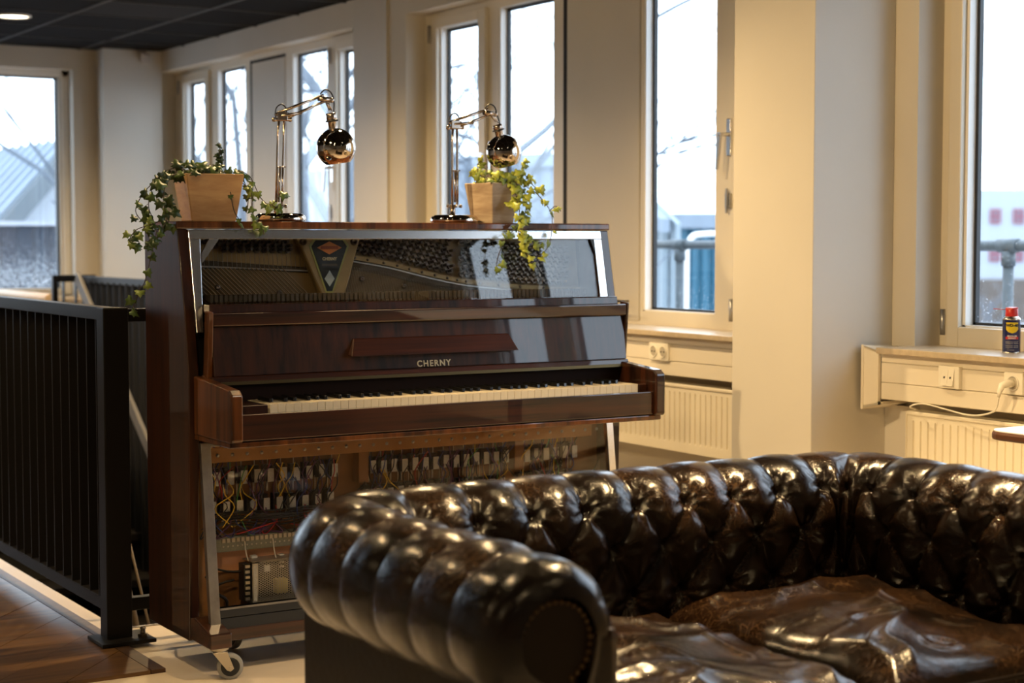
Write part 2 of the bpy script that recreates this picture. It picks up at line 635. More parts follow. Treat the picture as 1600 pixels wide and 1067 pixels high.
fb = MB().box((HX0, HY0 - .004, -.02), (HX1, HY0 + .006, .004))
struct(fb, 'trim_2', M['alud'])

# ---- raised oak floor on the left: diagonal planks clipped to its outline
def clip(poly, ax, v, keep_less):
    out = []
    for i in range(len(poly)):
        a, b = poly[i], poly[(i + 1) % len(poly)]
        ia = (a[ax] <= v) if keep_less else (a[ax] >= v)
        ib = (b[ax] <= v) if keep_less else (b[ax] >= v)
        if ia: out.append(a)
        if ia != ib:
            t = (v - a[ax]) / (b[ax] - a[ax])
            out.append((a[0] + (b[0] - a[0]) * t, a[1] + (b[1] - a[1]) * t))
    return out
WX0, WX1, WY0, WY1, WZ = XL, 1.71, 4.665, YF, .012
far_planks = MB()
pc, ps = cos(radians(48)), sin(radians(48))
rs = random.Random(3)
for r in range(-55, 60):
    off = rs.uniform(0, 1.1)
    for k in range(-14, 14):
        u0, u1, v0, v1 = k * 1.1 + off, k * 1.1 + off + 1.098, r * .19, r * .19 + .188
        q = [(u * pc - v * ps, 6.5 + u * ps + v * pc) for u, v in ((u0, v0), (u1, v0), (u1, v1), (u0, v1))]
        for ax, vv, less in ((0, WX1 - .045, True), (0, WX0, False), (1, WY0, False), (1, WY1, True)):
            q = clip(q, ax, vv, less)
            if len(q) < 3: break
        if len(q) < 3: continue
        dz = rs.uniform(0, .0012)
        if max(x for x, y in q) < .75 or min(y for x, y in q) > 7.2:
            far_planks.prism([(x, y, 0.0) for x, y in q], (0, 0, WZ - dz))
            continue
        m = MB().prism([(x, y, 0.0) for x, y in q], (0, 0, WZ - dz))
        me = m.mesh('plank', M['plank'])
        o = bpy.data.objects.new('plank', me)
        COL.objects.link(o)
        o.parent = floor
o = far_planks.build('plank_field', M['plank'], floor)
o['kind'] = 'stuff'
me_ = MB().box((WX1 - .043, WY0, 0), (WX1, WY1, WZ)).build('edge_strip', M['plankedge'], floor)

# ---- ceiling: black tiles in a grey grid
cl = MB()
cl.box((XL - .1, YN - .1, ZC + .02), (4.7, YF + .3, ZC + .15))
ceiling = struct(cl, 'ceiling', M['tile'])
gx = [3.10 + .61 * k for k in range(-11, 2)]
gy = [9.85 + .62 * k for k in range(-22, 4)]
grid = MB()
for x in gx: grid.box((x - .011, YN, ZC - .002), (x + .011, YF, ZC + .02))
for y in gy: grid.box((XL, y - .007, ZC - .001), (XW, y + .007, ZC + .02))
grid.build('ceiling_rail_grid', M['tbar'], ceiling)
lights_xy = [(2.83, 10.14), (2.83, 7.72), (2.83, 5.24), (2.83, 2.75), (2.83, .27), (2.83, -2.2), (.98, 10.14), (.98, 7.72), (.98, 5.24), (.98, 2.75), (.98, .27), (-1.5, 5.24), (-1.5, 2.75), (-1.5, .27), (-1.5, 7.72)]
rest = MB()
X_ = [XL] + gx + [XW]
Y_ = [YN] + gy + [YF]
for i in range(len(X_) - 1):
    for j in range(len(Y_) - 1):
        a, b = (X_[i] + .011, Y_[j] + .008), (X_[i + 1] - .011, Y_[j + 1] - .008)
        if b[0] - a[0] < .02 or b[1] - a[1] < .02: continue
        near = X_[i] > 1.7 and Y_[j] > 5.4
        if near:
            grey = abs(X_[i] - 3.10) < .02 and abs(Y_[j] - 9.23) < .02
            MB().box((a[0], a[1], ZC + .004), (b[0], b[1], ZC + .02)).build('ceiling_tile', M['tile2' if grey else 'tile'], ceiling)
        else:
            rest.box((a[0], a[1], ZC + .004), (b[0], b[1], ZC + .02))
o = rest.build('ceiling_tile_field', M['tile'], ceiling)
o['kind'] = 'stuff'

# ---- window wall (right) and back wall
OPEN = {1: (8.50, 11.60), 0: (4.807, 7.907), -1: (1.128, 4.228)}
XO = 4.475
wr = MB()
wr.box((XW, YN - .1, 0), (XO, YF + .3, .865))
wr.box((XW, YN - .1, 2.43), (XO, YF + .3, ZC + .15))
ys = [YN - .1]
for k in (-1, 0, 1): ys += list(OPEN[k])
ys += [YF + .3]
for i in range(0, len(ys), 2): wr.box((XW, ys[i], .865), (XO, ys[i + 1], 2.43))
struct(wr, 'wall_right', M['wall'])
# slim cover panels on the piers between openings
for k, y in ((1, 8.10), (0, 4.42)):
    struct(MB().box((XW - .012, y, 0 if k == 0 else 0), (XW + .01, OPEN[k][0] + (0 if k else 0) if k == 1 else 4.80, ZC)), 'trim_3' if k else 'trim_4', M['panel'], .002)
bx0, bx1 = .2, 3.665
wb = MB()
wb.box((XL - .1, YF, 0), (XW, YF + .3, .865)); wb.box((XL - .1, YF, 2.43), (XW, YF + .3, ZC + .15))
wb.box((XL - .1, YF, .865), (bx0, YF + .3, 2.43)); wb.box((bx1, YF, .865), (XW, YF + .3, 2.43))
struct(wb, 'wall_back', M['wall'])
struct(MB().box((XL - .1, YN - .1, 0), (XL, YF + .3, ZC + .15)), 'wall_left', M['wall'])
struct(MB().box((XL - .1, YN - .1, 0), (XO, YN, ZC + .15)), 'wall_front', M['wall'])
# corner pillar far away and the big column beside the piano
struct(MB().box((3.83, 11.53, 0), (XW, YF, ZC + .01)), 'wall_pillar', M['wallw'])
struct(MB().box((3.881, 4.337, 0), (XW, 4.76, ZC + .01)), 'wall_column', M['wallw'], .003)


def window(k, idx):
    y0, y1 = OPEN[k]
    s = -3.632 * (0 if k == 0 else -k)
    if k == 1: holes = [(10.98, 11.376, 's'), (10.32, 10.80, 'g'), (9.69, 10.205, 'p'), (9.10, 9.595, 'g'), (8.62, 8.947, 's')]
    elif k == -1: holes = [(3.706, 4.125, 's'), (2.64, 3.534, 'g'), (2.02, 2.44, 's'), (1.30, 1.86, 'p')]
    else:
        h0 = [(7.339, 7.758, 's'), (6.677, 7.167, 'g'), (5.991, 6.563, 'p'), (5.470, 5.968, 'g'), (4.93, 5.27, 's')]
        holes = [(a + s, b + s, t) for a, b, t in h0]
    fr = MB()
    xf, xb = 4.37, 4.435
    zb, zt = .855, 2.43
    hz = lambda t: (.955, 2.345) if t == 's' else ((.90, 2.40) if t == 'p' else (.945, 2.385))
    ysorted = sorted(holes)
    edges = [y0] + [v for h in ysorted for v in h[:2]] + [y1]
    for i in range(0, len(edges), 2):
        fr.box((xf, edges[i], zb), (xb, edges[i + 1], zt))
    for a, b, t in holes:
        z0, z1 = hz(t)
        fr.box((xf, a, zb), (xb, b, z0)); fr.box((xf, a, z1), (xb, b, zt))
    w = struct(fr, 'window_%d' % idx, M['pvc'])
    for a, b, t in holes:
        z0, z1 = hz(t)
        if t == 'p':
            MB().box((xf - .004, a + .004, z0), (xb - .01, b - .0, z1 - .02)).build('infill_panel', M['panel'], w, .003)
            MB().box((xf - .002, b + .003, zb + .03), (xf + .03, b + .032, z1)).box((xf - .002, a, z1 - .018), (xf + .03, b, z1 - .002)).build('gap', M['dark'], w)
            continue
        # sash profile
        if t == 's':
            sw = .07
            sm = MB()
            sm.box((xf - .022, a - sw, z0 - sw), (xf, a, z1 + .055)); sm.box((xf - .022, b, z0 - sw), (xf, b + .055, z1 + .055))
            sm.box((xf - .022, a, z0 - sw), (xf, b, z0)); sm.box((xf - .022, a, z1), (xf, b, z1 + .055))
            sm.build('sash', M['pvc'], w, .004)
            hg = MB()
            for zz in (z0 - .03, z1 - .07): hg.tube([(xf - .03, b + .062, zz), (xf - .03, b + .062, zz + .09)], .009, 8)
            hg.build('hinge', M['alud'], w)
        # inner edge with daylight painted into its white, black gasket, then the pane
        xs = xf - (.022 if t == 's' else 0)
        ed, gk = MB(), MB()
        e, g = .012, .024
        ed.box((xf + .002, b - e, z0), (xb - .002, b + .0, z1)); ed.box((xf + .002, a, z0), (xb - .002, a + .006, z1))
        ed.box((xf + .002, a, z0), (xb - .002, b, z0 + .006))
        ed.build('glazing_edge', M['pvcw'], w)
        gk.box((4.408, b - g, z0 + .004), (4.426, b - e, z1)); gk.box((4.408, a + .006, z0 + .004), (4.426, a + .014, z1))
        gk.box((4.408, a + .01, z0 + .006), (4.426, b - e, z0 + .016)); gk.box((4.408, a + .01, z1 - .014), (4.426, b - e, z1))
        gk.build('gasket', M['gasket'], w)
        MB().box((4.418, a + .008, z0 + .008), (4.424, b - e - .004, z1 - .008)).build('pane', M['glassd' if k < 1 else 'glass'], w)
    # handles
    ya = (holes[3][0] + holes[4][1]) / 2 + .012 if k > -1 else 2.54
    for yy, zc in ((ya, 1.665), ((holes[0][0] + holes[1][1]) / 2, 1.665)):
        if k == -1 and yy > 3: pass
        h = MB().box((xf - .010, yy - .014, zc - .075), (xf, yy + .014, zc + .075))
        ho = h.build('handle_plate', M['alu'], w, .003)
        hl = MB()
        hl.tube([(xf - .01, yy, zc + .01), (xf - .05, yy, zc + .01), (xf - .056, yy, zc)], .009, 8)
        hl.prism([(xf - .048, yy - .011, zc + .018), (xf - .048, yy + .011, zc + .018), (xf - .048, yy + .022, zc - .13), (xf - .048, yy + .010, zc - .13)], (-.012, 0, 0))
        hl.build('handle_lever', M['alu'], ho, .002)
    yl = ya
    MB().box((xf - .014, yl - .016, 1.38), (xf, yl + .016, 1.44)).box((xf - .02, yl - .004, 1.36), (xf - .012, yl + .006, 1.46)).build('latch_block', M['alud'], w, .002)
    # sill board
    ys0, ys1 = (y0 - .02, y1 + .0)
    if k == -1: ys1 = 4.245
    if k == 0: ys0 = 4.765
    struct(MB().box((4.085, ys0, .867), (4.372, ys1, .888)), 'trim_%d' % (10 + idx), M['stone'], .003)
    return w


window(1, 2); window(0, 3); window(-1, 4)

# back window
fr = MB()
g0, g1, zb0, zt0 = 2.1, 3.60, .916, 2.385
fy = 11.80
for a, b, c, d in ((bx0, .3, .865, 2.43), (1.9, g0, .865, 2.43), (g1, bx1, .865, 2.43)): fr.box((a, fy, c), (b, fy + .09, d))
for a, b in ((.3, 1.9), (g0, g1)): fr.box((a, fy, .865), (b, fy + .09, zb0)); fr.box((a, fy, zt0), (b, fy + .09, 2.43))
w1 = struct(fr, 'window_1', M['pvc'])
for a, b in ((.3, 1.9), (g0, g1)):
    MB().box((a + .01, fy + .05, zb0 + .01), (b - .01, fy + .056, zt0 - .01)).build('pane', M['glassf'], w1)
    MB().box((b - .016, fy + .03, zb0), (b - .004, fy + .07, zt0)).box((a + .004, fy + .03, zb0), (a + .016, fy + .07, zt0)).box((a, fy + .03, zt0 - .012), (b, fy + .07, zt0)).build('gasket', M['gasket'], w1)
MB().box((bx1 - .05, fy - .015, .87), (bx1 - .0, fy, 2.43)).box((bx0, fy - .015, 2.39), (bx1, fy, 2.43)).build('frame_cover', M['pvcw'], w1, .003)
struct(MB().box((bx0, YF - .06, .838), (3.72, fy, .865)), 'trim_5', M['stone'], .003)


# ================================================================== cable ducts, radiators, sockets
def duct(y0, y1, label):
    t = thing('cable_duct', label, 'cable duct', (4.18, (y0 + y1) / 2, .71))
    XF = 4.12
    MB().box((XF + .006, y0, .709), (XW, y1 - .03, .866)).build('body', M['duct'], t)
    for z0, z1 in ((.837, .865), (.769, .834), (.711, .766)):
        MB().box((XF, y0, z0), (XF + .012, y1 - .032, z1)).build('cover_strip', M['duct'], t, .0015)
    # mitred end return
    m = MB()
    m.prism([(XF - .012, y1 - .03, .69), (XF - .03, y1 + .035, .672), (XF - .03, y1 + .035, .893), (XF - .012, y1 - .03, .875)], (.012, .0, 0))
    m.prism([(XF - .03, y1 + .035, .672), (XW, y1 + .035, .672), (XW, y1 + .035, .884), (XF - .03, y1 + .035, .893)], (0, -.01, 0))
    m.prism([(XF - .03, y1 + .035, .672), (XF - .012, y1 - .03, .69), (XW, y1 - .03, .69), (XW, y1 + .035, .672)], (0, 0, .01))
    m.prism([(XF - .03, y1 + .035, .893), (XF - .012, y1 - .03, .875), (4.19, y1 - .03, .876), (4.19, y1 + .035, .884)], (0, 0, -.008))
    m.build('end_cap', M['duct'], t)
    return t


duct(1.1, 4.285, 'cream cable duct with mitred end cap under the right-hand window sill')
duct(4.765, 7.9, 'cream cable duct under the window sill behind the piano keyboard')


def radiator(y0, y1, label, z0=.405, z1=.690, xf=4.14):
    t = thing('radiator', label, 'radiator', (4.18, (y0 + y1) / 2, z0))
    n = int((y1 - y0 - .05) / .0333)
    vs, fs = [], []
    yy = [y0 + .025]
    prof = []
    for i in range(n):
        a = y0 + .025 + i * .0333
        prof += [(a, 0), (a + .0245, 0), (a + .0265, .006), (a + .0313, .006)]
    prof.append((y0 + .025 + n * .0333, 0))
    zs = [z0 + .035, z0 + .045, z1 - .052, z1 - .042]
    for zi, z in enumerate(zs):
        for (y, d) in prof:
            dd = d if zi in (1, 2) else 0
            vs.append((xf + dd, y, z))
    L = len(prof)
    for zi in range(3):
        for i in range(L - 1): fs.append((zi * L + i, zi * L + L + i, zi * L + L + i + 1, zi * L + i + 1))
    m = MB().add(vs, fs)
    ye = y0 + .025 + n * .0333
    m.box((xf + .0, y0, z0), (xf + .012, y0 + .025, z1 - .02)); m.box((xf + .0, ye, z0), (xf + .012, ye + .025, z1 - .02))
    m.box((xf, y0 + .025, z0), (xf + .012, ye, z0 + .035)); m.box((xf, y0 + .025, z1 - .042), (xf + .012, ye, z1 - .012))
    m.box((xf + .016, y0, z0 + .02), (xf + .03, ye + .02, z1 - .02))
    m.build('front_panel', M['rad'], t)
    MB().box((xf - .006, y0 - .002, z1 - .026), (xf + .075, ye + .027, z1 - .012)).build('top_cover', M['rad'], t, .004)
    for yb in (y0 - .004, ye + .025): MB().box((xf - .004, yb, z0), (xf + .07, yb + .004, z1 - .012)).build('side_cover', M['rad'], t)
    for yb in (y0 + .2, ye - .24): MB().box((xf + .07, yb, z0 + .05), (XW, yb + .04, z1 - .06)).build('bracket', M['rad'], t)
    return t


radiator(1.3, 4.165, 'cream panel radiator under the right-hand window')
radiator(4.85, 7.6, 'cream panel radiator on the wall behind the right end of the piano')
struct(MB().box((XW - .03, 4.20, 0), (XW + .001, 4.336, .68)), 'trim_6', M['wallw'])


def socket(y, z, n, label, w):
    t = thing('wall_socket', label, 'socket', (4.115, y, z - .036))
    MB().box((4.108, y - w / 2, z - .036), (4.121, y + w / 2, z + .036)).build('cover_plate', M['plast'], t, .003)
    for i in range(n):
        yc = y + (i - (n - 1) / 2) * .062
        R = Matrix.Rotation(-pi / 2, 4, 'Y')
        MB().lathe([(.0245, 0), (.024, .004), (.021, .003), (.020, -.0), (.0001, -.0)], 24, (4.107, yc, z), 0, R).build('socket_ring', M['plast'], t)
        MB().lathe([(.0195, 0.001), (.0001, .0011)], 24, (4.107, yc, z), 0, R).build('socket_well', mat('shaded_socket_well', (.45, .41, .33), .5), t)
        h = MB()
        for q in (-.009, .009): h.tube([(4.107, yc + q, z), (4.1035, yc + q, z)], .0028, 8)
        h.build('contact_hole', M['dark'], t)
    return t


socket(5.505, .803, 2, 'cream double wall socket on the duct beside the piano', .128)
t = socket(3.664, .806, 1, 'cream wall socket with a plugged-in white plug', .075)
sw_ = thing('light_switch', 'cream double rocker switch on the duct below the right window', 'switch', (4.115, 3.93, .77))
MB().box((4.104, 3.885, .770), (4.121, 3.975, .843)).build('cover_plate', M['plast'], sw_, .003)
for yc in (3.917, 3.943):
    MB().prism([(4.104, yc - .0125, .779), (4.104, yc - .0125, .834), (4.094, yc - .0125, .779)], (0, .025, 0)).build('rocker', M['plast'], sw_, .001)
    MB().box((4.0965, yc - .002, .803), (4.0998, yc + .002, .809)).build('indicator', M['dark'], sw_)
pl = thing('power_plug', 'white power plug with thin cable lying along the radiator top', 'plug', (4.08, 3.664, .79))
MB().tube([(4.106, 3.664, .806), (4.085, 3.664, .806), (4.062, 3.668, .800), (4.055, 3.670, .780), (4.055, 3.672, .765)], [.013, .013, .011, .008, .004], 12).build('plug_body', M['plast'], pl)
MB().tube(bez([(4.055, 3.672, .765), (4.07, 3.70, .72), (4.09, 3.78, .697), (4.105, 3.86, .692), (4.12, 3.96, .70), (4.10, 4.04, .712), (4.085, 4.08, .70), (4.12, 4.09, .688)]), .0028, 6).build('cable', M['plast'], pl)
rod = MB().tube([(4.30, 6.02, .985), (4.30, 6.13, .988)], .006, 8).tube([(4.30, 6.07, .985), (4.372, 6.07, .985)], .004, 6).build('window_stay', M['gasket'], origin=(4.30, 6.07, .98))
tag(rod, 'short black metal stay on the window frame beside the piano', 'window stay')
sen = thing('motion_sensor', 'small white motion sensor high on the far corner pillar', 'sensor', (4.11, 11.5, 2.47))
MB().prism([(4.075, 11.50, 2.55), (4.150, 11.50, 2.55), (4.150, 11.50, 2.49), (4.138, 11.50, 2.478), (4.087, 11.50, 2.478), (4.075, 11.50, 2.49)], (0, -.035, 0)).build('housing', M['sensor'], sen, .008, 3)
MB().box((4.09, 11.462, 2.54), (4.135, 11.466, 2.545)).build('lens_slot', M['brown'], sen)
MB().box((4.12, 11.49, 2.53), (4.135, 11.53, 2.565)).build('bracket', M['sensor'], sen)

# ---- downlights
for i, (x, y) in enumerate(lights_xy):
    seen = i == 0
    t = thing('downlight', 'lit round downlight in the black ceiling, top left of the photo' if seen else 'round ceiling downlight outside the photographed view', 'ceiling light', (x, y, ZC), None if seen else 'downlights beyond the frame')
    MB().lathe([(.105, .004), (.105, -.004), (.094, -.008), (.086, -.004), (.086, .003)], 32, (x, y, ZC)).build('ring', M['trimw'], t)
    MB().lathe([(.086, -.001), (.0001, -.001)], 32, (x, y, ZC)).build('diffuser', M['lampe'], t)
    l = bpy.data.lights.new('downlight_lamp', 'SPOT')
    l.energy = SPOT_W * {0: .7, 1: 1.1, 2: .8, 3: 1.1, 4: .1, 5: .1, 6: .2, 7: .25, 8: .3, 9: .15, 10: .1}.get(i, .15)
    l.color = SPOT_COL
    l.spot_size = radians(92 if i == 3 else 150)
    l.spot_blend = .4 if i == 3 else 1.0
    l.shadow_soft_size = .045
    lo = bpy.data.objects.new('lamp', l)
    COL.objects.link(lo)
    lo.parent = t
    lo.location = (0, 0, -.03)

# adjustable ceiling spotlights that light the piano corner (above and left of the photographed view)
for i, (p, q, e, sz, lab) in enumerate((((.75, 3.9, 2.40), (4.1, 4.15, .95), 290, 62, 'black adjustable ceiling spotlight aimed at the column'), ((.35, 1.9, 2.40), (2.2, 3.9, .7), 110, 55, 'black adjustable ceiling spotlight aimed at the piano and sofa'), ((.6, 5.6, 2.40), (4.3, 7.3, 1.5), 110, 80, 'black adjustable ceiling spotlight aimed at the wall between the windows'))):
    p, q = Vector(p), Vector(q)
    t = thing('ceiling_spotlight', lab, 'ceiling light', (p.x, p.y, ZC))
    d = (q - p).normalized()
    MB().tube([(p.x, p.y, ZC), (p.x, p.y, ZC - .02)], .05, 20).tube([(p.x, p.y, ZC - .02), (p.x, p.y, p.z + .02)], .008, 8).build('mount', M['rail'], t)
    MB().lathe([(.0001, -.07), (.034, -.07), (.038, -.06), (.042, .05), (.038, .05), (.034, .02), (.0001, .02)], 24, p, 0, d.to_track_quat('Z', 'Y').to_matrix().to_4x4()).build('lamp_head', M['rail'], t)
    MB().lathe([(.033, .022), (.0001, .022)], 20, p, 0, d.to_track_quat('Z', 'Y').to_matrix().to_4x4()).build('lens', M['lampe'], t)
    l = bpy.data.lights.new('spotlight_lamp', 'SPOT')
    l.energy, l.color, l.spot_size, l.spot_blend, l.shadow_soft_size = e, SPOT_COL, radians(sz), .7, .035
    lo = bpy.data.objects.new('lamp', l)
    COL.objects.link(lo)
    lo.parent = t
    lo.location = p + d * .06 - Vector((p.x, p.y, ZC))
    lo.rotation_euler = (-d).to_track_quat('Z', 'Y').to_euler()

# ================================================================== STAIR RAILINGS
rail = M['rail']
def slat_rail(axis, c, p0, p1, z0, z1, t, mt=rail, pitch=.088, slat_w=.052, bot=True, vertical_to=None, tw=.04):
    """frame of square tube with flat upright slats turned across it"""
    def B(a0, a1, q0, q1, zz0, zz1):
        return ((q0, a0, zz0), (q1, a1, zz1)) if axis == 1 else ((a0, q0, zz0), (a1, q1, zz1))
    MB().box(*B(p0, p1, c - tw / 2, c + tw / 2, z1 - .04, z1)).build('top_rail', mt, t, .002)
    if bot: MB().box(*B(p0, p1, c - tw / 2, c + tw / 2, z0, z0 + .04)).build('bottom_rail', mt, t, .002)
    n = int((p1 - p0) / pitch)
    for i in range(n):
        a = p0 + (i + .5) * pitch
        MB().box(*B(a - .003, a + .003, c - slat_w / 2, c + slat_w / 2, z0 + .03, z1 - .03)).build('slat', mt, t)


r1 = thing('stair_railing', 'black slatted steel railing at left with base plate on the wooden floor', 'railing', (1.70, 5.08, 0))
MB().box((1.665, 5.045, .02), (1.745, 5.115, 1.045)).build('post', rail, r1, .004)
MB().box((1.63, 4.985, .0125), (1.80, 5.135, .024)).build('base_plate', rail, r1, .002)
bo = MB().tube([(1.772, 5.03, .024), (1.772, 5.03, .05)], .008, 8)
bo.lathe([(.016, .024), (.016, .034), (.0001, .034)], 6, (1.772, 5.03, 0), smooth=False)
bo.lathe([(.011, .05), (.007, .056), (.0001, .056)], 8, (1.772, 5.03, 0))
bo.build('anchor_bolt', M['pin'], r1)
slat_rail(1, 1.70, 5.115, 9.2, .10, 1.045, r1, pitch=.092, slat_w=.045, tw=.045)
r2 = thing('stair_railing', 'black steel railing running behind the piano from the corner post', 'railing', (2.4, 5.09, .1))
slat_rail(0, 5.085, 1.745, 3.25, .10, 1.04, r2, pitch=.30, slat_w=.012, tw=.035)
# far side railing, slats seen between the post and the piano
r3 = thing('stair_railing', 'dark grey slatted railing on the far side of the stairwell', 'railing', (3.17, 7.6, 0))
slat_rail(1, 3.17, 5.3, 9.93, -1.3, 1.04, r3, M['railg'], pitch=.105, slat_w=.055)
MB().box((3.15, 9.89, 0), (3.19, 9.93, 1.04)).build('post', M['railg'], r3, .003)
r4 = thing('stair_railing', 'short black slatted railing across the head of the stairwell', 'railing', (2.98, 10.0, 0))
slat_rail(0, 9.99, 3.02, 3.25, .02, 1.045, r4, rail, pitch=.075, slat_w=.04)
MB().box((2.99, 9.97, 0), (3.02, 10.01, 1.045)).build('post', rail, r4, .003)
dg = MB()
P0, P1 = at(118, 432, 0, 3.08), at(232, 706, 0, 3.08)
dv = (P1 - P0).normalized()
P2 = P0 + dv * 3.6
up = Vector((0, -dv.z, dv.y)) if dv.y > 0 else Vector((0, dv.z, -dv.y))
up = up * .035
dg.prism([P0 - up, P0 + up, P2 + up, P2 - up], (.02, 0, 0))
d_o = dg.build('stair_handrail', M['flat'], bevel=.002, origin=tuple(P0))
tag(d_o, 'flat grey sloping handrail descending inside the stairwell', 'handrail')
for (a, b, w, lab) in (((187, 857), (214, 982), .022, 'thicker tan bar leaning in the stairwell beside the corner post'), ((203, 850), (234, 982), .010, 'thin tan bar leaning in the stairwell nearer the piano')):
    A, B_ = at(*a, 1, 5.42), at(*b, 1, 5.36)
    A = A + (A - B_) * .3
    B_ = B_ + (B_ - A) * 1.2
    tag(MB().tube([A, B_], w / 2, 8).build('leaning_bar', M['bar'], origin=tuple(B_)), lab, 'bar')
hr = thing('wall_handrail', 'pale wooden handrail with rounded end near the far window', 'handrail', (3.15, 10.5, .88))
MB().tube([(3.13, 10.5, .885), (3.13, 11.62, .885)], .034, 16).build('grip', M['handrail'], hr, .004)
MB().tube([(3.13, 11.60, .885), (3.13, YF, .885)], .014, 8).build('bracket', M['alud'], hr)

# ================================================================== OUTSIDE
GZ = -3.6
struct(MB().box((4.7, -60, GZ - .2), (160, 160, GZ)), 'ground', M['snow'])
struct(MB().box((-60, 12.05, GZ - .2), (4.7, 160, GZ)), 'ground_back', M['snow'])
struct(MB().box((4.50, -5, -.25), (6.5, 13, -.1)), 'terrace', M['slab'])
tr = thing('terrace_railing', 'galvanised pipe railing along the terrace outside the windows', 'railing', (6.2, 5.57, -.1))
for y in (10.63, 8.10, 5.57, 3.04, .51, -2.0):
    MB().tube([(6.2, y, -.1), (6.2, y, 1.20)], .026, 12).build('post', M['galv'], tr)
    MB().tube([(6.2, y, 1.13), (6.2, y, 1.20)], .034, 12).tube([(6.2, y - .06, 1.225), (6.2, y + .06, 1.225)], .033, 12).build('pipe_clamp', M['galv'], tr)
MB().tube([(6.2, -4, 1.225), (6.2, 13, 1.225)], .026, 12).build('top_pipe', M['galv'], tr)
MB().tube([(6.2, -4, .55), (6.2, 13, .55)], .024, 12).build('middle_pipe', M['galv'], tr)
wp = thing('white_pipe', 'white bent pipe rail beyond the terrace railing', 'railing', (8.2, 8.8, GZ))
a_ = at(1072, 490, 1, 9.6)
pts = [Vector((a_.x, 9.6, GZ)), Vector((a_.x, 9.6, at(1072, 390, 1, 9.6).z)), at(1080, 372, 1, 9.6), at(1096, 366, 1, 9.6), at(1160, 364, 1, 9.6)]
MB().tube(pts[:2] + bez(pts[1:], 5)[1:], .022, 10).build('pipe', M['pvcw'], wp)


def corrugated(name, label, cat, P, Q, z0, ztop, mt, pitch, depth=.05, trim=None, bd=4):
    """wall of upright corrugated sheet from P to Q (xy); ztop: list of (t, z)"""
    P, Q = Vector((P[0], P[1], 0)), Vector((Q[0], Q[1], 0))
    L = (Q - P).length
    d = (Q - P) / L
    nrm = Vector((d.y, -d.x, 0))
    t = thing(name, label, cat, (P.x, P.y, z0))
    n = int(L / pitch)
    def zt(u):
        for (a, za), (b, zb) in zip(ztop, ztop[1:]):
            if a <= u <= b: return za + (zb - za) * (u - a) / (b - a)
        return ztop[-1][1]
    vs, fs = [], []
    for i in range(n):
        for q, dd in ((0, 0), (.5, 0), (.6, depth), (.9, depth)):
            u = (i + q) * pitch
            p = P + d * u + nrm * (-dd)
            vs += [(p.x, p.y, z0), (p.x, p.y, zt(u / L))]
    for i in range(len(vs) // 2 - 1): fs.append((2 * i, 2 * i + 2, 2 * i + 3, 2 * i + 1))
    MB().add(vs, fs).build('corrugated_wall', mt, t)
    bk = MB().prism([(*(P - nrm * .07).xy, z0), (*(Q - nrm * .07).xy, z0)] + [(*(P + d * (u * L) - nrm * .07).xy, z - .02) for u, z in reversed(ztop)], tuple(-nrm * bd))
    bk.build('building_body', mt, t)
    if trim:
        for (a, za), (b, zb) in zip(ztop, ztop[1:]):
            pa, pb = P + d * (a * L), P + d * (b * L)
            MB().prism([(pa.x, pa.y, za - trim), (pb.x, pb.y, zb - trim), (pb.x, pb.y, zb + .03), (pa.x, pa.y, za + .03)], tuple(nrm * .12)).build('roof_trim', M['snowroof'], t)
    return t


def px_at(px, dist, z=None, py=None):
    """ground point seen under column px at depth dist"""
    v = _f.copy(); v.z = 0; v.normalize()
    p = v * dist + _r * ((px - 800) / F_PX * dist)
    return p
def zpx(py, dist): return EYE - (py - 375.5) / F_PX * dist


a, b = px_at(940, 22), px_at(1046, 19)
corrugated('grey_shed', 'pale grey corrugated shed with sloping roofline outside', 'building', a.xy, b.xy, GZ, [(0, zpx(243, 22)), (1, zpx(346, 19))], M['corg'], .22, .05, .12, .06)
a, b = px_at(1000, 30), px_at(1200, 27)
corrugated('blue_building', 'blue corrugated building with a white roof edge outside', 'building', a.xy, b.xy, GZ, [(0, zpx(336, 30)), (1, zpx(336, 27))], M['corb'], .30, .07, .22)

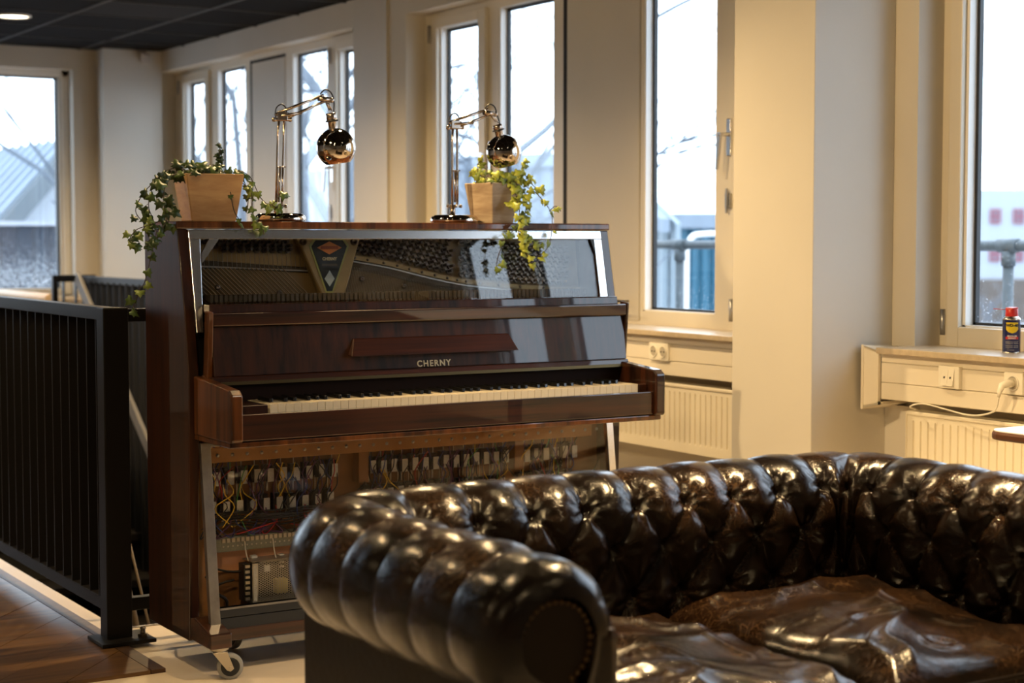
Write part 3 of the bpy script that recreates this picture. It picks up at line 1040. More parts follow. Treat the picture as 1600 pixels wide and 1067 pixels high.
# white building with red windows
D = 100
A, B_ = px_at(1380, D), px_at(2300, D)
wbd = thing('white_office_building', 'white office building with rows of small red windows outside', 'building', (A.x, A.y, GZ))
dr = (B_ - A).normalized()
back = Vector((dr.y, -dr.x, 0)) * -1
if back.dot(A) < 0: back = -back
zt_ = zpx(296, D)
MB().prism([(A.x, A.y, GZ), (B_.x, B_.y, GZ), (B_.x, B_.y, zt_), (A.x, A.y, zt_)], tuple(back * 12)).build('facade', M['facade'], wbd)
f0 = A - back * .25
MB().prism([(f0.x, f0.y, GZ), ((f0 + dr * 34).x, (f0 + dr * 34).y, GZ), ((f0 + dr * 34).x, (f0 + dr * 34).y, zpx(436, D)), (f0.x, f0.y, zpx(436, D))], tuple(back * .2)).build('shopfront', M['browng'], wbd)
for row in (338, 397):
    for k in range(-3, 14):
        px = 1517 + k * 36
        c = px_at(px, D) - back * .12
        w_, h_ = .30, .42
        zc = zpx(row, D)
        fm = MB()
        def rect(x0, x1, z0, z1, dp):
            p, q = c + dr * x0, c + dr * x1
            return [(p.x, p.y, z0), (q.x, q.y, z0), (q.x, q.y, z1), (p.x, p.y, z1)], tuple(back * dp)
        for r4 in ((-w_, w_, zc + h_ - .07, zc + h_), (-w_, w_, zc - h_, zc - h_ + .07), (-w_, -w_ + .07, zc - h_, zc + h_), (w_ - .07, w_, zc - h_, zc + h_), (-.035, .035, zc - h_, zc + h_), (-w_, w_, zc - .035, zc + .035)):
            fm.prism(*rect(*r4, .12))
        fo = fm.build('window', M['redw'], wbd)
        c = c + back * .07
        MB().prism(*rect(-w_, w_, zc - h_, zc + h_, .04)).build('pane', M['paneg'], fo)
# parked cars hinted below the shopfront
for px, dd, lab in ((1583, 60, 'snow-dusted blue car parked in front of the white building'), (1534, 62, 'snow-covered pale car parked in front of the white building')):
    c = px_at(px, dd)
    ct = thing('car', lab, 'car', (c.x, c.y, GZ))
    prof = [(-2.1, .35), (-2.1, .85), (-1.3, .95), (-.8, 1.4), (.6, 1.42), (1.3, .95), (2.0, .85), (2.1, .35)]
    R = Matrix.Translation((c.x, c.y, GZ)) @ Matrix.Rotation(-YAW, 4, 'Z')
    MB().prism([R @ Vector((x, -.8, z)) for x, z in prof], R.to_3x3() @ Vector((0, 1.6, 0))).build('body', mat('car_paint', (.10, .18, .45) if px == 1583 else (.6, .65, .7), .4), ct, .05)
    for xx in (-1.3, 1.3):
        MB().tube([R @ Vector((xx, -.85, .33)), R @ Vector((xx, -.6, .33))], .33, 14).build('wheel', M['dark'], ct)
    MB().prism([R @ Vector((x, -.82, z)) for x, z in ((-.75, 1.0), (-.55, 1.33), (.5, 1.33), (1.0, 1.0))], R.to_3x3() @ Vector((0, .03, 0))).build('side_window', M['paneg'], ct)


# bare trees
def tree(base, h, label, seed, spread=.5, lean=0, r0=.16, mt='bark', depth=5, name='bare_tree', group=None, reach=1.0):
    rr = random.Random(seed)
    t = thing(name, label, 'tree', base, group)
    trunk, br = MB(), MB()
    def grow(p, d, L, r, lv):
        pts = [p]
        n = 4
        dd = d.copy()
        for i in range(n):
            dd = (dd + Vector((rr.uniform(-1, 1), rr.uniform(-1, 1), rr.uniform(-.4, .7))) * .13).normalized()
            pts.append(pts[-1] + dd * (L / n))
        rad = [r * (1 - .12 * i) for i in range(n + 1)]
        (trunk if lv == 0 else br).tube(pts, rad, 7 if lv < 2 else 4, cap=False)
        if lv >= depth: return
        k = (3 if rr.random() < .45 else 2) if lv else 4
        for j in range(k):
            q = pts[rr.choice((2, 3, 4))] if lv else pts[1 + j]
            ax = Vector((rr.uniform(-1, 1), rr.uniform(-1, 1), rr.uniform(-.2, .6))).normalized()
            nd = (dd * .75 + ax * (spread + .35)).normalized()
            grow(q, nd, L * (rr.uniform(.48, .62) if lv == 0 else rr.uniform(.6, .8)) * reach ** (lv == 0), r * .58, lv + 1)
    b = Vector(base)
    grow(b, Vector((lean, 0, 1)).normalized(), h, r0, 0)
    trunk.build('trunk', M[mt], t)
    br.build('branches', M[mt], t)
    return t


for i, (px, dist, h, sd, lab) in enumerate(((499, 21, 7.6, 11, 'bare tree with a thick upright trunk behind the left lamp'), (550, 19, 6.0, 5, 'bare tree with heavy crossing limbs right of the left lamp'), (345, 24, 7.0, 9, 'slender bare tree in the leftmost panes of the long window'), (405, 27, 7.2, 17, 'fine bare tree behind the infill panel of the long window'), (835, 30, 4.9, 31, 'bare tree with fine twigs behind the right lamp'), (712, 26, 4.8, 44, 'fine bare tree left of the right lamp'))):
    c = px_at(px, dist)
    tree((c.x, c.y, GZ), h, lab, sd, .6, 0, .13 if px > 480 else .09, reach=1.0 if 480 < px < 600 else (.85 if px < 480 else .6))
for k in range(9):
    c = px_at(1490 + k * 22, 134 + (k % 3) * 3)
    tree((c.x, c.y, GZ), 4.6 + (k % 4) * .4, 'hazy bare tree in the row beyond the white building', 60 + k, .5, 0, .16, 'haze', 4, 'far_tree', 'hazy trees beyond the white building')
c = px_at(1552, 55)
tree((c.x, c.y, GZ), 1.9, 'small bare shrub tree in front of the white building', 90, .6, 0, .05, 'bark', 4)

# fence and houses beyond the far window
fn = thing('board_fence', 'dark board fence dusted with snow outside the far window', 'fence', (6, 19.5, GZ))
rr = random.Random(4)
for i in range(34):
    x = 2.6 + i * .19
    MB().box((x, 19.5, GZ), (x + .182, 19.53, 1.42 + rr.uniform(-.01, .01))).build('board', M['fence'], fn)
MB().box((2.6, 19.53, 1.2), (9.0, 19.60, 1.3)).box((2.6, 19.53, -1), (9.0, 19.60, -.9)).build('fence_rail', M['fence'], fn)
MB().box((2.6, 19.46, 1.42), (9.06, 19.58, 1.47)).build('snow_cap', M['snow'], fn)


def seam_roof(label, c4, nseam, wall_pts, seed=0):
    """c4: ridge_far, ridge_near, eave_near, eave_far"""
    rf, rn, en, ef = [Vector(p) for p in c4]
    t = thing('snowy_house', label, 'building', (en.x, en.y, GZ))
    nn = (rn - rf).cross(en - rn).normalized()
    if nn.z < 0: nn = -nn
    MB().prism([rf, rn, en, ef], tuple(-nn * .15)).build('roof', M['snowroof'], t)
    sm = MB()
    for i in range(nseam + 1):
        u = i / nseam
        a, b = rf.lerp(rn, u), ef.lerp(en, u)
        wv = (rn - rf).normalized() * .05
        sm.prism([a - wv, a + wv, b + wv, b - wv], tuple(nn * .07))
    sm.build('roof_seams', M['snowroof'], t)
    vg = (rn - rf).normalized() * .25
    MB().prism([rn, rn + vg, en + vg, en], tuple(-nn * .3)).build('verge', M['galv'], t)
    MB().prism([(p[0], p[1], p[2]) for p in wall_pts], tuple((rf - rn).normalized() * 3)).build('gable_wall', M['facade'], t)
    return t


def P3(px, py, dist):
    p = px_at(px, dist)
    return Vector((p.x, p.y, zpx(py, dist)))


seam_roof('snowy seamed roof of the house beyond the far window', [P3(-260, 276, 44), P3(112, 218, 32), P3(-6, 348, 30), P3(-380, 372, 42)], 34,
          [P3(112, 222, 32.2), P3(-4, 350, 30.2), Vector((*P3(-4, 350, 30.2).xy, GZ)), Vector((*P3(240, 350, 34).xy, GZ)), P3(240, 350, 34)])
seam_roof('low snow-covered roof seen behind the two plant pots', [P3(250, 276, 46), P3(585, 262, 40), P3(600, 352, 37), P3(240, 352, 43)], 30,
          [P3(585, 266, 40), P3(600, 354, 37), Vector((*P3(600, 354, 37).xy, GZ)), Vector((*P3(640, 354, 42).xy, GZ))])
a, b = px_at(640, 46), px_at(905, 40)
corrugated('pale_blue_hall', 'pale blue flat hall behind the right lamp', 'building', a.xy, b.xy, GZ, [(0, zpx(250, 46)), (1, zpx(240, 40))], M['snowroof'], .6, .08, .3, .5)
# ================================================================== PIANO
X0, X1 = 1.770, 3.287
PI = thing('upright_piano', 'dark walnut upright piano with clear front panels, on castors', 'piano', (2.52, 4.70, 0))
def P(mb, name, m, bevel=0, parent=None, kind=None, seg=2): return mb.build(name, m, parent or PI, bevel, seg, kind=kind)

side = [(4.692, 1.283), (4.642, 1.05), (4.612, .86), (4.632, .09), (4.965, .09), (4.965, 1.283)]
for xs in ((X0, X0 + .032), (X1 - .032, X1)):
    P(MB().prism([(xs[0], y, z) for y, z in side], (xs[1] - xs[0], 0, 0)), 'side_panel', M['piano'], .003)
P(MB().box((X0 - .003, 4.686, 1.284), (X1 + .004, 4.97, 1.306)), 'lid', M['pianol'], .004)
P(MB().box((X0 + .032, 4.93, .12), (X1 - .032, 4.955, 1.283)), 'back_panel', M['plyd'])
P(MB().box((X0 + .032, 4.53, .10), (X1 - .032, 4.90, .135)), 'bottom_board', M['pianoh'], .003)

# upper aluminium frame (leaning with the sides)
def lean(z): return 4.690 - (1.283 - z) * .205          # y of the frame plane
ux0, ux1, uz0, uz1 = X0 + .032, X1 - .034, 1.035, 1.281
def slab(x0, x1, z0, z1, y_off=0, th=.006, x0b=None, x1b=None):
    a, b = (x0, x1)
    c, d = (x0b if x0b is not None else x0), (x1b if x1b is not None else x1)
    return [(a, lean(z1) + y_off, z1), (b, lean(z1) + y_off, z1), (d, lean(z0) + y_off, z0), (c, lean(z0) + y_off, z0)], (0, th, th * .2)
P(MB().prism(*slab(ux0, ux1, uz1 - .026, uz1, -.004)), 'top_frame_bar', M['alu'], .001)
P(MB().prism(*slab(ux0, ux0 + .034, .985, uz1 - .027, -.004, x1b=ux0 + .020)), 'side_frame_bar', M['alu'], .001)
P(MB().prism(*slab(ux1 - .030, ux1, uz0 - .02, uz1 - .027, -.004)), 'side_frame_bar', M['alu'], .001)
zc = uz1 - .026
P(MB().prism([(ux0 + .033, lean(zc - .045) - .005, zc - .045), (ux0 + .033, lean(zc - .072) - .005, zc - .072), (ux0 + .092, lean(zc - .001) - .005, zc - .001), (ux0 + .062, lean(zc - .001) - .005, zc - .001)], (0, .004, .002)), 'corner_brace', M['alu'])
P(MB().prism([(ux0 + .030, lean(1.26) + .004, 1.262), (ux1 - .02, lean(1.26) + .004, 1.262), (ux1 - .02, lean(1.03) + .004, 1.03), (ux0 + .024, lean(1.03) + .004, 1.03)], (0, .0035, .0014)), 'upper_acrylic_panel', M['acryl'])
# corner gusset on the right frame
P(MB().prism([(ux1 - .03, lean(zc) - .0045, zc), (ux1 - .045, lean(zc) - .0045, zc), (ux1 - .03, lean(zc - .05) - .0045, zc - .05)], (0, .004, .002)), 'corner_brace', M['gasket'])

# iron plate, strings, pins
PY = 4.80
pl = P(MB().box((X0 + .034, PY + .012, .95), (X1 - .034, PY + .03, 1.28)), 'iron_plate', M['plated'])
# tuning field backing either side of the badge arm
P(MB().prism([(1.83, PY + .004, 1.275), (2.22, PY + .004, 1.275), (2.26, PY + .004, 1.165), (1.83, PY + .004, 1.19)], (0, .008, 0)), 'pin_block_field', M['plate'], .002, pl)
P(MB().prism([(1.83, PY - .004, 1.196), (2.275, PY - .004, 1.163), (2.285, PY - .004, 1.148), (1.83, PY - .004, 1.172)], (0, .012, 0)), 'pressure_bar', M['plated'], .003, pl)
P(MB().prism([(1.83, PY - .008, 1.178), (2.28, PY - .008, 1.156), (2.28, PY - .008, 1.152), (1.83, PY - .008, 1.173)], (0, .006, 0)), 'bar_edge', M['steel'], 0, pl)
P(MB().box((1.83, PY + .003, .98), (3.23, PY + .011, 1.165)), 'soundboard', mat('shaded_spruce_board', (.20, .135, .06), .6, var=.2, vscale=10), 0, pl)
# badge arm: a broad V of the cast plate
arm = P(MB().prism([(2.175, PY - .03, 1.272), (2.405, PY - .03, 1.272), (2.335, PY - .03, 1.04), (2.285, PY - .03, 1.04)], (0, .03, 0)), 'badge_arm', M['plate'], .006, pl)
def poly_on(pts, y, d=-.0015): return MB().prism([(x, y, z) for x, z in pts], (0, d, 0))
bc = 2.292
def bsh(s, off=0): return [(bc - .044 * s, 1.250), (bc + .044 * s, 1.250), (bc + .060 * s, 1.232 + off), (bc + .010 * s, 1.093 + (1 - s) * .06), (bc - .010 * s, 1.093 + (1 - s) * .06), (bc - .060 * s, 1.232 + off)]
bd = P(poly_on([(x, z) for x, z in [(bc - .052, 1.256), (bc + .052, 1.256), (bc + .068, 1.234), (bc + .012, 1.088), (bc - .012, 1.088), (bc - .068, 1.234)]], PY - .030), 'badge', M['olive'], 0, pl)
bd['label'] = 'dark kite-shaped emblem plate with orange diamond'
bd2 = MB().prism([(x, PY - .0315, z) for x, z in [(bc - .046, 1.251), (bc + .046, 1.251), (bc + .060, 1.232), (bc + .009, 1.094), (bc - .009, 1.094), (bc - .060, 1.232)]], (0, -.001, 0))
P(bd2, 'badge_field', M['navy'], 0, pl)
P(poly_on([(bc, 1.247), (bc + .042, 1.228), (bc, 1.207), (bc - .042, 1.228)], PY - .0325, -.001), 'orange_diamond', M['orange'], 0, pl)
P(poly_on([(bc - .012, 1.2325), (bc + .030, 1.2325), (bc + .030, 1.2235), (bc - .030, 1.2235), (bc - .030, 1.2325)], PY - .0336, -.0008), 'diamond_band', mat('rust_band', (.34, .08, .02), .5), 0, pl)
P(poly_on([(bc, 1.158), (bc + .017, 1.132), (bc, 1.108), (bc - .017, 1.132)], PY - .0325, -.001), 'silver_diamond', M['silver'], 0, pl)
RX = Matrix.Rotation(pi / 2, 4, 'X')
text_mesh('CHERNY', .0125, 'badge_lettering', M['gold'], Matrix.Translation((bc, PY - .0335, 1.193)) @ RX, pl, bold=.0006)
P(poly_on([(bc - .026, 1.1785), (bc + .026, 1.1785), (bc + .026, 1.1715), (bc - .026, 1.1715)], PY - .0325, -.0006), 'badge_line', M['pin'], 0, pl)
sc_ = MB()
for x, z in ((2.205, 1.247), (2.378, 1.247)):
    sc_.lathe([(.0125, 0), (.011, .005), (.006, .006), (.006, .001), (.0001, .001)], 16, (x, PY - .03, z), 0, Matrix.Rotation(pi / 2, 4, 'X'))
P(sc_, 'plate_bolt', M['pin'], 0, pl)
# curved agraffe rail to the right
crv = bez([Vector((p.x, 0, p.z)) for p in (at(x, y, 1, PY) for x, y in ((540, 399), (551, 402), (606, 412), (653, 424), (701, 435), (739, 441), (813, 448), (905, 452)))], 5)
def band(y, w, dz=0, th=.008):
    m = MB()
    for a, b in zip(crv, crv[1:]):
        m.prism([(a.x, y, a.z + dz - w / 2), (b.x, y, b.z + dz - w / 2), (b.x, y, b.z + dz + w / 2), (a.x, y, a.z + dz + w / 2)], (0, -th, 0))
    return m
P(MB().prism([(2.38, PY + .004, 1.275), (3.23, PY + .004, 1.275)] + [(p.x, PY + .004, p.z) for p in reversed(crv)], (0, .006, 0)), 'pin_block_field', M['platem'], 0, pl)
P(band(PY, .014), 'agraffe_rail', M['plate'], 0, pl)
P(band(PY + .002, .004, -.013, .010), 'pressure_rail', M['steel'], 0, pl)
P(band(PY + .002, .022, -.028, .006), 'felt_rail', M['plated'], 0, pl)
scw = MB()
for i in range(17):
    u = (i + .5) / 17 * (len(crv) - 1)
    a, b = crv[int(u)], crv[min(len(crv) - 1, int(u) + 1)]
    p = a.lerp(b, u - int(u))
    scw.lathe([(.0048, 0), (.004, .003), (.0001, .0032)], 8, (p.x, PY - .008, p.z), 0, Matrix.Rotation(pi / 2, 4, 'X'))
P(scw, 'rail_screws', M['pin'], 0, pl, 'stuff')
# tuning pins: staggered rows
pins = MB()
Rp = Matrix.Rotation(radians(98), 4, 'X')
def pin(x, z):
    pins.tube([(x, PY + .004, z), (x, PY - .034, z + .004)], .0048, 6)
    pins.tube([(x, PY - .002, z - .001), (x, PY - .010, z)], .0090, 6)
for row, (z, n, xs) in enumerate(((1.262, 12, 1.845), (1.247, 13, 1.835), (1.235, 12, 1.93), (1.223, 11, 1.95))):
    for i in range(n):
        x = xs + i * .026 + (row % 2) * .006
        if x < 2.19: pin(x, z - (x - 1.85) * .012)
for row in range(8):
    for i in range(34):
        x = 2.40 + i * .0235 + (row % 3) * .006
        zb = None
        for a, b in zip(crv, crv[1:]):
            if a.x <= x <= b.x: zb = a.z + (b.z - a.z) * (x - a.x) / (b.x - a.x)
        if zb is None: continue
        z = zb + .022 + row * .0165
        if z < 1.268 and not (2.74 < x < 2.775): pin(x, z)
P(pins, 'tuning_pins', M['pin'], 0, pl, 'stuff')
# strings
s1, s2 = MB(), MB()
for i in range(30):
    x = 1.845 + i * .0148
    s1.tube([(x, PY - .008, 1.235), (x + .003, PY - .010, 1.165)], .0007, 3, cap=False)
for i in range(44):
    x = 1.70 + i * .0142
    a, b = Vector((x, PY - .012, 1.168)), Vector((x + .155, PY - .014, 1.02))
    if a.x < 1.83: a = a.lerp(b, (1.83 - a.x) / (b.x - a.x))
    if b.x > 2.30: continue
    s2.tube([a, b], .0021 if i < 20 else .0014, 4, cap=False)
P(s2, 'bass_strings', M['copper'], 0, pl, 'stuff')
for i in range(150):
    x = 2.37 + i * .0057
    for a, b in zip(crv, crv[1:]):
        if a.x <= x <= b.x: zt = a.z + (b.z - a.z) * (x - a.x) / (b.x - a.x)
    dx = -.030 + (i / 150) * .05
    s1.tube([(x, PY - .004, zt - .03), (x + dx, PY - .006, 1.02)], .0009, 3, cap=False)
P(s1, 'treble_strings', M['steel'], 0, pl, 'stuff')
# diagonal cast strut left of the arm
P(MB().prism([(2.245, PY - .02, 1.15), (2.275, PY - .02, 1.15), (2.325, PY - .02, 1.03), (2.295, PY - .02, 1.03)], (0, .02, 0)), 'plate_strut', M['plated'], .003, pl)
bl = MB()
for x, z in ((1.93, 1.11), (2.13, 1.09), (2.41, 1.13), (2.56, 1.105), (1.845, 1.135)):
    bl.lathe([(.009, 0), (.008, .006), (.003, .007), (.0001, .004)], 12, (x, PY - .016, z), 0, Matrix.Rotation(pi / 2, 4, 'X'))
P(bl, 'nose_bolt', M['pin'], 0, pl)
# hammers
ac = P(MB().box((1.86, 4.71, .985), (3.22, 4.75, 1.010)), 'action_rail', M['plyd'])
hm, hs = MB(), MB()
for i in range(88):
    x = 1.875 + i * .01525
    if 44 < i < 48: continue
    hm.prism([(x, 4.705, 1.068), (x, 4.765, 1.078), (x, 4.775, 1.088), (x, 4.705, 1.090)], (.0095, 0, 0))
    hs.box((x + .003, 4.712, 1.0), (x + .0055, 4.717, 1.070))
    hm.box((x, 4.69, 1.042), (x + .0095, 4.708, 1.058))
P(hm, 'hammers', M['felt'], 0, ac, 'stuff')
P(hs, 'hammer_shanks', M['pianol'], 0, ac, 'stuff')

# music shelf, fallboard panel, music ledge
xa, xb = 1.822, 3.262
P(MB().prism([(xa, 4.548, 1.005), (xa, 4.546, 1.042), (xa, 4.60, 1.042), (xa, 4.60, 1.005)], (xb - xa, 0, 0)), 'music_shelf', M['pianoh'], .004)
P(MB().prism([(xa + .005, 4.588, 1.040), (xa + .005, 4.592, 1.066), (xa + .005, 4.645, 1.066), (xa + .005, 4.645, 1.040)], (xb - xa - .01, 0, 0)), 'shelf_fascia', M['piano'], .003)
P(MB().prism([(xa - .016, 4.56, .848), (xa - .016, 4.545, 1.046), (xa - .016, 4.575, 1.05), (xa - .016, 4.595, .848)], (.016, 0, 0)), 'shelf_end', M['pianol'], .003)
P(MB().prism([(xb, 4.56, .87), (xb, 4.545, 1.046), (xb, 4.585, 1.05), (xb, 4.595, .87)], (.010, 0, 0)), 'shelf_end', M['piano'], .003)
fbp = P(MB().prism([(xa, 4.545, .862), (xa, 4.5663, 1.004), (xa, 4.60, 1.004), (xa, 4.58, .862)], (xb - xa, 0, 0)), 'fallboard', M['piano'], .002)
def fy_(z): return 4.545 + (z - .862) * .15
zz0, zz1 = .905, .957
P(MB().prism([(2.248, fy_(zz0) - .026, zz0), (2.833, fy_(zz0) - .026, zz0), (2.812, fy_(zz1) - .006, zz1), (2.268, fy_(zz1) - .006, zz1)], (0, .03, .004)), 'music_ledge', M['pianoh'], .003)
tilt = atan2(.15, 1)
text_mesh('CHERNY', .0265, 'lettering', M['gold'], Matrix.Translation((2.537, fy_(.874) - .0006, .874)) @ Matrix.Rotation(pi / 2 - tilt * 1.0, 4, 'X'), fbp, .0006, 1.22, .0005)
P(MB().prism([(xa - .01, 4.520, .838), (xa - .01, 4.532, .862), (xa - .01, 4.60, .862), (xa - .01, 4.60, .838)], (xb - xa + .006, 0, 0)), 'hinge_rail', M['pianoh'], .002)
P(MB().prism([(xa + .01, 4.517, .839), (xa + .01, 4.520, .848), (xa + .01, 4.525, .848), (xa + .01, 4.522, .839)], (xb - xa - .04, 0, 0)), 'brass_hinge', M['brass'], 0)
P(MB().box((xa - .02, 4.575, .846), (xa - .005, 4.592, .866)), 'hinge_block', M['pianol'], .002)
P(MB().box((1.815, 4.535, .78), (3.24, 4.56, .845)), 'key_well_back', mat('dark_well_wood', (.008, .003, .0015), .6, spec=.1))
P(MB().box((X0 + .0325, 4.665, .70), (X0 + .07, 4.67, 1.0)), 'inner_cheek', M['blackl'])

# cheeks (key bed arms)
for xs in ((1.785, 1.820), (3.226, 3.262)):
    m = MB().prism([(xs[0], 4.615, .693), (xs[0], 4.340, .693), (xs[0], 4.333, .70), (xs[0], 4.333, .825), (xs[0], 4.352, .839), (xs[0], 4.615, .862)], (xs[1] - xs[0], 0, 0))
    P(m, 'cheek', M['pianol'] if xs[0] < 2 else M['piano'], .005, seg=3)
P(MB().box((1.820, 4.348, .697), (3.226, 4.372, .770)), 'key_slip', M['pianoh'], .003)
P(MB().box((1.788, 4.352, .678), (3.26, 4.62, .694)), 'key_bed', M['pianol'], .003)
P(MB().box((1.820, 4.372, .69), (3.226, 4.56, .745)), 'key_frame', M['blackl'])
for a, b in ((1.822, 1.914), (3.190, 3.224)):
    P(MB().box((a, 4.380, .745), (b, 4.54, .792)), 'key_block', M['pianoh'], .003)
# keys
kw = (3.186 - 1.918) / 52
wk, bk = [], []
def white_key(i):
    x = 1.909 + i * kw
    m = MB().box((x + .0005, 4.362, .762), (x + kw - .0005, 4.366, .792)).box((x + .0005, 4.359, .789), (x + kw - .0005, 4.535, .793))
    return m
rk = random.Random(8)
wm = MB().box((.0006, 0, -.03), (kw - .0006, .160, 0)).mesh('white_key', M['ivory'])
for i in range(52):
    o = link('white_key', wm, None)
    o.location = (1.918 + i * kw, 4.377, .793 + rk.uniform(-.0007, .0007))
    w_ = wloc(PI); o.parent = PI; o.matrix_parent_inverse = Matrix.Translation(-w_)
bmk = MB().prism([(-.0055, .05, 0), (-.0045, .052, .011), (-.0045, .135, .0125), (-.0055, .135, 0)], (.010, 0, 0)).mesh('black_key', M['ebony'])
seq = 'ABCDEFG'
for i in range(51):
    nme = seq[i % 7]
    if nme in 'BE': continue
    o = link('black_key', bmk, None)
    o.location = (1.918 + (i + 1) * kw + {'A': .002, 'C': -.002, 'D': .002, 'F': -.003, 'G': 0}[nme], 4.377, .793)
    o.parent = PI; o.matrix_parent_inverse = Matrix.Translation(-wloc(PI))
    b = o.modifiers.new('bevel', 'BEVEL'); b.width = .0012; b.segments = 2

# lower front: aluminium frame, acrylic, electronics
def ly(z): return 4.60 - (.665 - z) * .125
lx0, lx1, lz0, lz1 = 1.800, 3.245, .150, .668
def lslab(x0, x1, z0, z1, off=0, th=.02, x0b=None, x1b=None):
    return [(x0, ly(z1) + off, z1), (x1, ly(z1) + off, z1), (x1b or x1, ly(z0) + off, z0), (x0b or x0, ly(z0) + off, z0)], (0, th, 0)
P(MB().prism(*lslab(lx0, lx0 + .030, lz0, lz1)), 'lower_frame_upright', M['alud'], .001)
P(MB().prism(*lslab(lx1 - .026, lx1, lz0, lz1)), 'lower_frame_upright', M['alu'], .001)
P(MB().prism(*lslab(lx0 + .03, lx1 - .026, lz1 - .012, lz1)), 'lower_frame_bar', M['alud'], .001)
P(MB().prism(*lslab(lx0 + .03, lx1 - .026, lz0 + .018, lz0 + .046)), 'lower_frame_bar', M['gasket'], .001)
P(MB().prism(*lslab(lx0 + .03, lx1 - .026, lz0 + .040, lz0 + .046, -.002)), 'frame_edge', M['alud'])
P(MB().prism(*lslab(lx0 + .01, lx1 - .0, lz0 - .018, lz0 + .016, .004)), 'sill_rail', M['gasket'], .002)
P(MB().prism(*lslab(lx0 + .02, lx1 - .016, lz0 + .03, lz1 - .006, .008, .003)), 'lower_acrylic_panel', M['acryl2'])
P(MB().box((X0 + .033, 4.56, .108), (X1 - .033, 4.60, .134)), 'plinth', M['pianol'], .003)
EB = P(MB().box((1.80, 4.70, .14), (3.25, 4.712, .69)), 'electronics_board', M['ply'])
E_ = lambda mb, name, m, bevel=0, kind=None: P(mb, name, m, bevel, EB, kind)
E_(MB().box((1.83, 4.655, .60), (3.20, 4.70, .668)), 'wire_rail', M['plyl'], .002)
for x in (2.335, 2.90): E_(MB().box((x, 4.66, .505), (x + .035, 4.70, .60)), 'divider', M['ply'], .002)
dv_ = P(MB().prism([(3.05, 4.64, .15), (3.22, 4.64, .15), (3.22, 4.64, .52), (3.13, 4.64, .40)], (0, .004, 0)), 'inner_partition', M['blackl'], 0, EB)
scr = MB()
for i in range(60):
    x = 1.85 + i * .0232
    scr.lathe([(.0058, 0), (.004, .003), (.0001, .0034)], 8, (x, 4.655, .648 - (i % 2) * .026), 0, Matrix.Rotation(pi / 2, 4, 'X'))
E_(scr, 'rail_screws', M['steel'], 0, 'stuff')
solm = MB().box((-.0125, -.022, -.045), (.0125, .0, .005)).box((-.003, -.026, -.046), (.0165, -.0215, -.006), 1).tube([(0, -.010, -.045), (0, -.010, -.075)], .003, 6, 2).tube([(.002, -.012, .0), (.002, -.012, .05)], .0016, 5, 2).mesh('solenoid', [M['solb'], M['soll'], M['zinc']])
rk = random.Random(5)
sol_x = []
for sec, (xa_, n) in enumerate(((1.872, 10), (2.385, 14), (2.95, 6))):
    for row in range(2):
        for i in range(n):
            x = xa_ + i * .0372 * (1.14 if sec == 0 else 1) + (0.0 if row == 0 else -.014)
            z = (.575, .488)[row] + rk.uniform(-.002, .002)
            o = link('solenoid', solm)
            o.location = (x, 4.698, z)
            o.parent = EB
            o.matrix_parent_inverse = Matrix.Translation(-wloc(EB))
            sol_x.append((x, z))
# wires
def wires(mname, n, seed):
    r = random.Random(seed)
    m = MB()
    for k in range(n):
        x, z = r.choice(sol_x)
        x += r.uniform(-.015, .015)
        up = r.random() < .55
        if up: pts = [(x, 4.675, z - .01), (x + r.uniform(-.02, .02), 4.665, z + .03), (x + r.uniform(-.015, .015), 4.66, z + .06), (x + r.uniform(-.03, .03), 4.652, min(.655, z + .10))]
        else: pts = [(x, 4.675, z - .03), (x + r.uniform(-.02, .02), 4.66, z - .07), (x + r.uniform(-.05, .05), 4.655, z - .11), (x + r.uniform(-.06, .06), 4.665, max(.40, z - .17))]
        m.tube(bez(pts, 4), .0019, 4, cap=False)
    E_(m, mname, M[{'black_wires': 'wireb', 'violet_wires': 'wirep', 'yellow_wires': 'wirey', 'red_wires': 'wirer', 'blue_wires': 'wirebl', 'green_wires': 'wireg'}[mname]], 0, 'stuff')
for nm, n, s in (('black_wires', 80, 1), ('violet_wires', 50, 2), ('yellow_wires', 22, 3), ('red_wires', 18, 4), ('blue_wires', 34, 5), ('green_wires', 12, 6)): wires(nm, n, s)
bun = MB()
for q in range(7):
    zz = .402 + q * .006
    bun.tube(bez([(1.84, 4.68, zz - .03 * (q % 3)), (1.90, 4.665, zz + .012), (2.05, 4.66, zz + .004 * (q % 4)), (2.25, 4.665, zz + .01), (2.6, 4.665, zz), (3.1, 4.67, zz + .008)], 5), .003, 5)
E_(bun, 'cable_loom', M['wireb'], 0)
rl = MB().tube(bez([(1.93, 4.655, .385), (1.99, 4.65, .398), (2.06, 4.652, .412)], 5), .002, 5)
E_(rl, 'red_lead', M['wirer'])
ts = MB().box((1.865, 4.66, .334), (2.9, 4.70, .378))
tso = E_(ts, 'terminal_strip', M['pcb'], .002)
tt = MB()
for i in range(40):
    tt.box((1.885 + i * .0150, 4.655, .362), (1.885 + i * .0150 + .010, 4.661, .374)); 
    tt.lathe([(.003, 0), (.0001, .001)], 6, (1.890 + i * .0150, 4.6595, .350), 0, Matrix.Rotation(pi / 2, 4, 'X'))
E_(tt, 'terminals', M['zinc'], 0, 'stuff')
E_(MB().box((1.86, 4.69, .27), (2.4, 4.699, .333)), 'orange_backing', mat('pinkish_plywood', (.55, .27, .14), .5))
ww = MB()
for x, e in ((1.955, 1.99), (2.045, 2.09), (2.13, 2.15)):
    ww.tube(bez([(x, 4.655, .362), (x + .002, 4.648, .325), (x + .012, 4.65, .300), (e, 4.66, .296)], 5), .0022, 5)
E_(ww, 'white_leads', M['wirew'])
E_(MB().box((1.985, 4.672, .268), (2.003, 4.69, .312)).box((2.075, 4.672, .268), (2.090, 4.69, .308)), 'cable_clip', M['white'])
